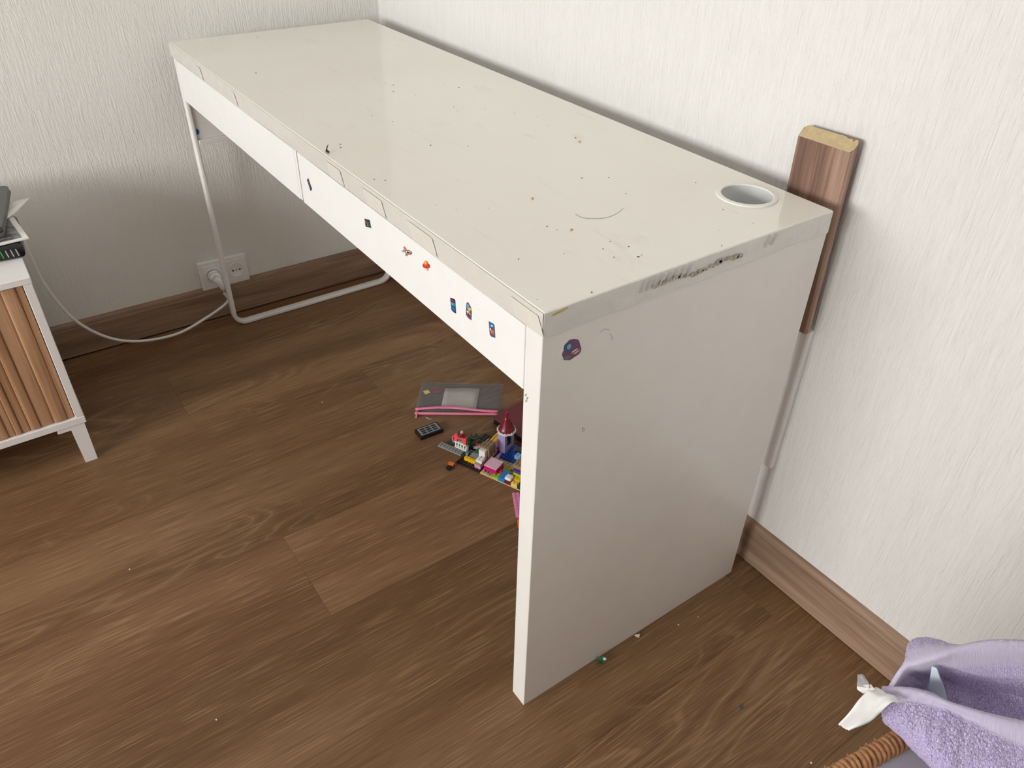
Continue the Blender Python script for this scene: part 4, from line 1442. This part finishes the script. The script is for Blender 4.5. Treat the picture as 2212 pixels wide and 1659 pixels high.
for k, (off_, zz) in enumerate(((0.0, 0.0075), (-0.035, 0.004))):
    pts = [pq(0.01 + 0.98 * i / 24, off_ + (0.055 if k == 0 else 0.0) + 0.045 * math.sin(PI * i / 24 * (1.6 if k == 0 else 1.0)) * (1 if k == 0 else -0.6), zz + 0.003 * math.sin(PI * i / 24)) for i in range(25)]
    bm = bmesh.new()
    add_tube(bm, pts, 1, cross=[(0.0038 * math.cos(2 * PI * q / 10), 0.0022 * math.sin(2 * PI * q / 10)) for q in range(10)])
    link('zip_tape', bm, 'zip_pink', po)
bm = bmesh.new()
q = pq(0.03, -0.02, 0.004)
add_tube(bm, [pq(0.035, 0.05, 0.007), pq(0.04, -0.06, 0.005), pq(0.035, -0.16, 0.003)], [0.0022, 0.0018, 0.0020], 8)
link('zip_pull', bm, 'zip_pink', po)
bm = bmesh.new()
rows = [[pq(0.30 + 0.42 * i / 6, 0.12 + 0.70 * j / 4, 0.0030 + 0.001 * math.sin(i + j)) for i in range(7)] for j in range(5)]
add_grid(bm, rows)
tag(solidify(link('inner_paper', bm, 'paper_grey', po), 0.0002), 'white paper inside the pouch')
bm = bmesh.new()
c_ = pq(0.20, 0.72)
add_cyl(bm, (c_.x, c_.y, 0.0022), 0.0115, 0.0012, 20)
tag(link('inner_disc', bm, 'b_dred', po), 'dark brown round piece inside the pouch')
bm = bmesh.new()
c_ = pq(0.085, 0.66)
add_prism(bm, [(c_.x - 0.008, c_.y - 0.005, 0.0022), (c_.x + 0.006, c_.y - 0.007, 0.0022), (c_.x + 0.007, c_.y + 0.007, 0.0022), (c_.x - 0.006, c_.y + 0.008, 0.0022)], (0, 0, 0.001))
bmesh.ops.recalc_face_normals(bm, faces=bm.faces)
tag(link('inner_scrap', bm, 'b_lyellow', po), 'yellow scrap inside the pouch')
# bits of clear plastic in front of the pouch
bm = bmesh.new()
c_ = at(925, 903, 2, 0.0)
rows = [[c_ + Vector((0.008 * (i / 4 - 0.5) * 1.4 + 0.003 * j, 0.012 * (i / 4 - 0.5), 0.001 + 0.0015 * math.sin(i * 1.4 + j))) for i in range(5)] for j in range(3)]
add_grid(bm, rows)
tag(solidify(link('plastic_scrap', bm, 'trans_clear'), 0.0002), 'crumpled clear plastic scrap between pouch and black tile', 'scrap')

# green toy sprig by the foot of the desk panel
sg = thing('toy_sprig', 'green toy leaf sprig with a white bead at the foot of the panel', 'toy', (1.4285, 0.158, 0.0))
for a in (0.3, 1.9, 3.5, 5.0):
    bm = bmesh.new()
    c = Vector((0, 0, 0.004))
    tip = c + Vector((math.cos(a) * 0.0085, math.sin(a) * 0.0085, 0.003))
    sd = Vector((-math.sin(a), math.cos(a), 0)) * 0.003
    add_prism(bm, [c, c.lerp(tip, 0.45) + sd, tip, c.lerp(tip, 0.45) - sd], (0, 0, 0.0018))
    bmesh.ops.recalc_face_normals(bm, faces=bm.faces)
    link('leaf', bm, 'b_green', sg)
bm = bmesh.new()
add_cyl(bm, (0, 0, 0), 0.003, 0.005, 10)
link('stem', bm, 'b_dred', sg)
bm = bmesh.new()
bmesh.ops.create_uvsphere(bm, u_segments=10, v_segments=8, radius=0.0032)
for v in bm.verts:
    v.co += Vector((0.003, 0.006, 0.0066))
link('bead', bm, 'b_white', sg, True)
bm = bmesh.new()
c_ = at(1377, 1373, 2, 0.0)
add_prism(bm, [(c_.x - 0.003, c_.y - 0.005, 0.0001), (c_.x + 0.005, c_.y - 0.001, 0.0001), (c_.x + 0.001, c_.y + 0.004, 0.0001)], (0.0005, 0, 0.0035))
tag(link('chip', bm, 'crumb_pale'), 'small pale chip on the floor beside the desk panel', 'chip')
bm = bmesh.new()
for px, py, r in ((280, 1230, 0.0016), (467, 1555, 0.0012), (1466, 1350, 0.0013), (1508, 1333, 0.001), (1752, 1648, 0.0018), (696, 869, 0.0014)):
    fleck(bm, px, py, r, 0.0, 1.3)
tag(link('floor_crumbs', bm, 'crumb_pale'), 'pale crumbs scattered on the wood floor', 'crumbs', None, 'stuff')
bm = bmesh.new()
c_ = at(1600, 1527, 2, 0.0)
for k in range(5):
    bmesh.ops.create_icosphere(bm, subdivisions=1, radius=0.0016, matrix=Matrix.Translation((c_.x + random.uniform(-0.003, 0.003), c_.y + random.uniform(-0.003, 0.003), 0.0012)))
tag(link('lint', bm, 'st_slate'), 'small grey blue bit of lint on the floor right of the desk', 'lint')

# ------------------------------------------------------------------ laundry basket
BANG = math.atan2(0.0115, 0.0700)              # heading of the rim from +Y towards +X
bx = thing('laundry_basket', 'wicker laundry basket with grey liner at the lower right', 'basket', (1.866, 0.085, 0.0), -BANG)
# local: +Y along the visible rim, +X into the basket
BX0, BX1, BY0, BY1, BH = 0.0, 0.33, -0.16, 0.34, 0.442
def rpath(off, z, n=6, r=0.05):
    return [Vector((x, y, z)) for x, y in rrect(BX0 + off, BY0 + off, BX1 - off, BY1 - off, r, n)]
def densify(pts, step):
    out = []
    L_ = len(pts)
    for i in range(L_):
        a, b = pts[i], pts[(i + 1) % L_]
        k = max(1, int((b - a).length / step))
        for j in range(k):
            out.append(a.lerp(b, j / k))
    return out
ringp = densify(rpath(0.0, 0), 0.012)
def offs(p, k, amp, sgn):
    c = Vector(((BX0 + BX1) / 2, (BY0 + BY1) / 2, 0))
    d = Vector((p.x - c.x, p.y - c.y, 0)).normalized()
    return p + d * amp * sgn * (1 if (k // 2) % 2 else -1)
bm = bmesh.new()
z = 0.006
s = 1
while z < BH - 0.012:
    path = [offs(p, k, 0.0035, s) + Vector((0, 0, z)) for k, p in enumerate(ringp)]
    add_tube(bm, path, 0.0042, 5, closed=True)
    z += 0.0078
    s = -s
tag(link('woven_wall', bm, 'wicker', bx), None, None, None, 'stuff')
bm = bmesh.new()
for k in range(0, len(ringp), 4):
    p = ringp[k]
    add_tube(bm, [p + Vector((0, 0, 0.0)), p + Vector((0, 0, BH))], 0.003, 5)
tag(link('stakes', bm, 'wicker_dark', bx), None, None, None, 'stuff')
boxobj('bottom', (BX0 + 0.003, BY0 + 0.003, 0.002), (BX1 - 0.003, BY1 - 0.003, 0.01), 'wicker', bx, 0.002)
bm = bmesh.new()
add_tube(bm, densify(rpath(0.0, BH), 0.01), 0.0072, 8, closed=True)
link('rim_core', bm, 'wicker_dark', bx)
# the cane wrapped round the rim: every turn near the viewer on its own, slanting
wrapc = densify(rpath(0.0, BH), 0.0060)
bm_t = bmesh.new()
nw = 14
turn = []
for i in range(nw):
    a = 2 * PI * i / (nw - 1)
    turn.append(Vector((0.0092 * math.cos(a), -0.0035 + 0.007 * i / (nw - 1), 0.0092 * math.sin(a))))
add_tube(bm_t, turn, 1, cross=[(0.0008 * math.cos(2 * PI * q / 6), 0.0031 * math.sin(2 * PI * q / 6)) for q in range(6)])
me_t = bpy.data.meshes.new('rim_wrap')
bm_t.to_mesh(me_t)
bm_t.free()
me_t.materials.append(M['wicker'])
for i, p in enumerate(wrapc):
    a, b = wrapc[i - 1], wrapc[(i + 1) % len(wrapc)]
    d = (b - a)
    o = bpy.data.objects.new('rim_wrap', me_t)
    COL.objects.link(o)
    o.parent = bx
    o.location = p
    o.rotation_euler = (random.uniform(-0.10, 0.10), random.uniform(-0.4, 0.4), math.atan2(d.y, d.x) - PI / 2 + random.uniform(-0.13, 0.13))
# grey liner: hangs over the inside of the rim and billows over the laundry
bm = bmesh.new()
rows = []
NX, NY = 40, 60
for j in range(NY + 1):
    t = j / NY
    row = []
    for i in range(NX + 1):
        s = i / NX
        x = BX0 + 0.007 + (BX1 - BX0 - 0.014) * s
        y = BY0 + 0.007 + (BY1 - BY0 - 0.014) * t
        ed = min(s, 1 - s, t * 1.3, (1 - t) * 1.3)
        zz = BH - 0.003 - 0.030 * min(1.0, ed / 0.14) - 0.020 * min(1.0, max(0, ed - 0.14) / 0.2)
        zz += 0.006 * mnoise.noise(Vector((s * 3.0 + t * 2, t * 4.0 - s, 4.0))) * min(1, ed * 8) + 0.003 * math.sin(14 * s + 9 * t + 2 * mnoise.noise(Vector((s * 3, t * 3, 1)))) * min(1, ed * 8)
        row.append(Vector((x, y, zz)))
    rows.append(row)
add_grid(bm, rows)
tag(solidify(link('liner', bm, 'liner', bx), 0.001), 'smooth grey cotton liner')

# ------------------------------------------------------------------ lavender terry garment heaped on the basket
G = [
    [(1942, 1484, .462), (1966, 1428, .458), (1990, 1408, .458), (2032, 1406, .450), (2085, 1408, .462), (2145, 1402, .466), (2250, 1402, .466)],
    [(1928, 1484, .488), (1957, 1434, .500), (1970, 1388, .500), (2020, 1384, .505), (2070, 1397, .522), (2135, 1389, .532), (2250, 1388, .532)],
    [(1922, 1486, .495), (1953, 1443, .512), (1986, 1428, .522), (2030, 1414, .532), (2070, 1403, .537), (2135, 1395, .542), (2250, 1399, .542)],
    [(1931, 1484, .486), (1962, 1450, .490), (1994, 1440, .500), (2034, 1432, .510), (2072, 1434, .517), (2138, 1430, .522), (2250, 1430, .522)],
    [(1946, 1484, .476), (1978, 1469, .470), (2012, 1464, .468), (2047, 1468, .467), (2087, 1476, .468), (2148, 1486, .472), (2250, 1490, .474)],
    [(1962, 1486, .470), (1988, 1490, .461), (2018, 1500, .458), (2052, 1517, .455), (2097, 1533, .449), (2152, 1550, .444), (2250, 1568, .442)],
    [(1945, 1490, .480), (1976, 1494, .476), (2014, 1505, .474), (2053, 1523, .474), (2100, 1540, .476), (2158, 1557, .478), (2250, 1576, .480)],
    [(1906, 1487, .495), (1966, 1490, .500), (2010, 1502, .502), (2050, 1520, .503), (2100, 1536, .503), (2160, 1553, .503), (2250, 1572, .503)],
    [(1906, 1508, .491), (1950, 1513, .494), (1998, 1521, .496), (2045, 1536, .496), (2097, 1562, .494), (2157, 1590, .494), (2250, 1622, .494)],
    [(1905, 1542, .480), (1945, 1558, .483), (1990, 1583, .486), (2035, 1608, .488), (2087, 1638, .484), (2152, 1662, .486), (2250, 1700, .486)],
    [(1918, 1562, .470), (1956, 1596, .468), (2000, 1640, .467), (2040, 1680, .466), (2090, 1715, .466), (2150, 1745, .466), (2250, 1785, .466)],
    [(1930, 1556, .456), (1968, 1588, .452), (2012, 1632, .440), (2052, 1672, .434), (2100, 1705, .434), (2160, 1735, .434), (2250, 1775, .434)],
]
GP = [[at(x, y, 2, z + 0.004) for x, y, z in r] for r in G]
NU, NV = 230, 330
cols = [catmull(r, NU) for r in GP]
surf = [[None] * NU for _ in range(NV)]
for i in range(NU):
    cv_ = catmull([cols[k][i] for k in range(len(G))], NV)
    for j in range(NV):
        surf[j][i] = cv_[j]
bm = bmesh.new()
uvl = bm.loops.layers.uv.new('UVMap')
heml = bm.verts.layers.float.new('hem')
vs = []
def hemf(row):
    # plain woven hem band along both lips (row = index in G)
    if 1.55 < row < 3.05 or 6.6 < row < 8.05:
        return 1.0
    return 0.0
for j in range(NV):
    rowi = j / (NV - 1) * (len(G) - 1)
    hv = 0.0
    for dlt in (-0.08, 0, 0.08):
        hv += hemf(rowi + dlt) / 3
    rr = []
    for i in range(NU):
        p = surf[j][i].copy()
        s = i / NU
        deep = 1.0 if not (3.2 < rowi < 5.6) else 2.2
        fold = deep * 0.004 * mnoise.noise(Vector((s * 5, rowi * 0.5, 3.1))) + 0.0022 * mnoise.noise(Vector((s * 13, rowi * 0.9, 8.0)))
        edge = min(1.0, abs(rowi - 2) * 1.4, abs(rowi - 7) * 1.4) if rowi < 9 else 1.0
        p.z += fold * edge
        # soft tucks inside the opening
        on = min(1.0, max(0.0, (s - 0.42) * 6))
        p.z += 0.007 * on * math.exp(-((rowi - 3.55 - 0.18 * math.sin(s * 9)) / 0.16) ** 2)
        p.z -= 0.006 * on * math.exp(-((rowi - 3.95 - 0.18 * math.sin(s * 9)) / 0.16) ** 2)
        p.z += 0.008 * on * math.exp(-((rowi - 3.2 - (s - 0.62) * 4.2) / 0.22) ** 2) * (1 if 3.1 < rowi < 5.4 else 0) * min(1, max(0, (rowi - 3.1) * 4), max(0, (5.4 - rowi) * 4))
        ter = 0.0011 * mnoise.noise(surf[j][i] * 520) + 0.0006 * mnoise.noise(surf[j][i] * 1100)
        p.z += ter * (1 - hv)
        v = bm.verts.new(p)
        v[heml] = hv
        rr.append(v)
    vs.append(rr)
for j in range(NV - 1):
    for i in range(NU - 1):
        f = bm.faces.new((vs[j][i], vs[j][i + 1], vs[j + 1][i + 1], vs[j + 1][i]))
        f.smooth = True
        for lp_, (a, b) in zip(f.loops, ((j, i), (j, i + 1), (j + 1, i + 1), (j + 1, i))):
            lp_[uvl].uv = (b / NU * 0.30, a / NV * 0.42)
gar = thing('terry_garment', 'lavender terry cloth garment heaped on the laundry basket', 'clothing', (0, 0, 0))
body = link('cloth', bm, 'terry', gar, True)
solidify(body, 0.0022, -1.0)


def cloth_strip(name, left, right, mat, th=0.0006, nu=8, nv=24, crease=0.0008, parent=gar):
    A = catmull([at(x, y, 2, z + 0.004) for x, y, z in left], nv)
    B = catmull([at(x, y, 2, z + 0.004) for x, y, z in right], nv)
    rows = []
    for j in range(nv):
        row = []
        for i in range(nu + 1):
            p = A[j].lerp(B[j], i / nu)
            p.z += crease * mnoise.noise(Vector((i * 0.5, j * 0.25, 6.0))) * 2
            row.append(p)
        rows.append(row)
    bm = bmesh.new()
    add_grid(bm, rows)
    return solidify(link(name, bm, mat, parent), th)


tag(cloth_strip('fabric_tag', [(1892, 1484, .500), (1872, 1494, .502), (1850, 1518, .496), (1832, 1542, .486), (1811, 1564, .474)],
                [(1953, 1516, .500), (1926, 1518, .503), (1903, 1538, .494), (1880, 1558, .482), (1833, 1579, .470)], 'tag_white', crease=0.0014),
    'white cotton strip hanging out over the basket rim')
tag(cloth_strip('fabric_tag', [(1853, 1457, .500), (1852, 1470, .502), (1851, 1483, .502)], [(1864, 1456, .503), (1876, 1474, .505), (1880, 1486, .505)], 'liner', nv=10, crease=0.0004),
    'small lavender grey loop end of the strip')
tag(cloth_strip('fabric_tag', [(1851, 1482, .502), (1853, 1490, .501), (1864, 1498, .500)], [(1882, 1478, .506), (1886, 1484, .505), (1892, 1490, .503)], 'tag_white', nv=8, crease=0.0004),
    'short white folded end of the strip')
tag(cloth_strip('inner_label', [(2013, 1439, .512), (2008, 1470, .490), (2001, 1492, .474), (2012, 1503, .470)],
                [(2024, 1444, .514), (2033, 1468, .496), (2042, 1492, .480), (2046, 1514, .470)], 'tag_blue', nv=14, crease=0.0004),
    'pale blue label inside the opening')
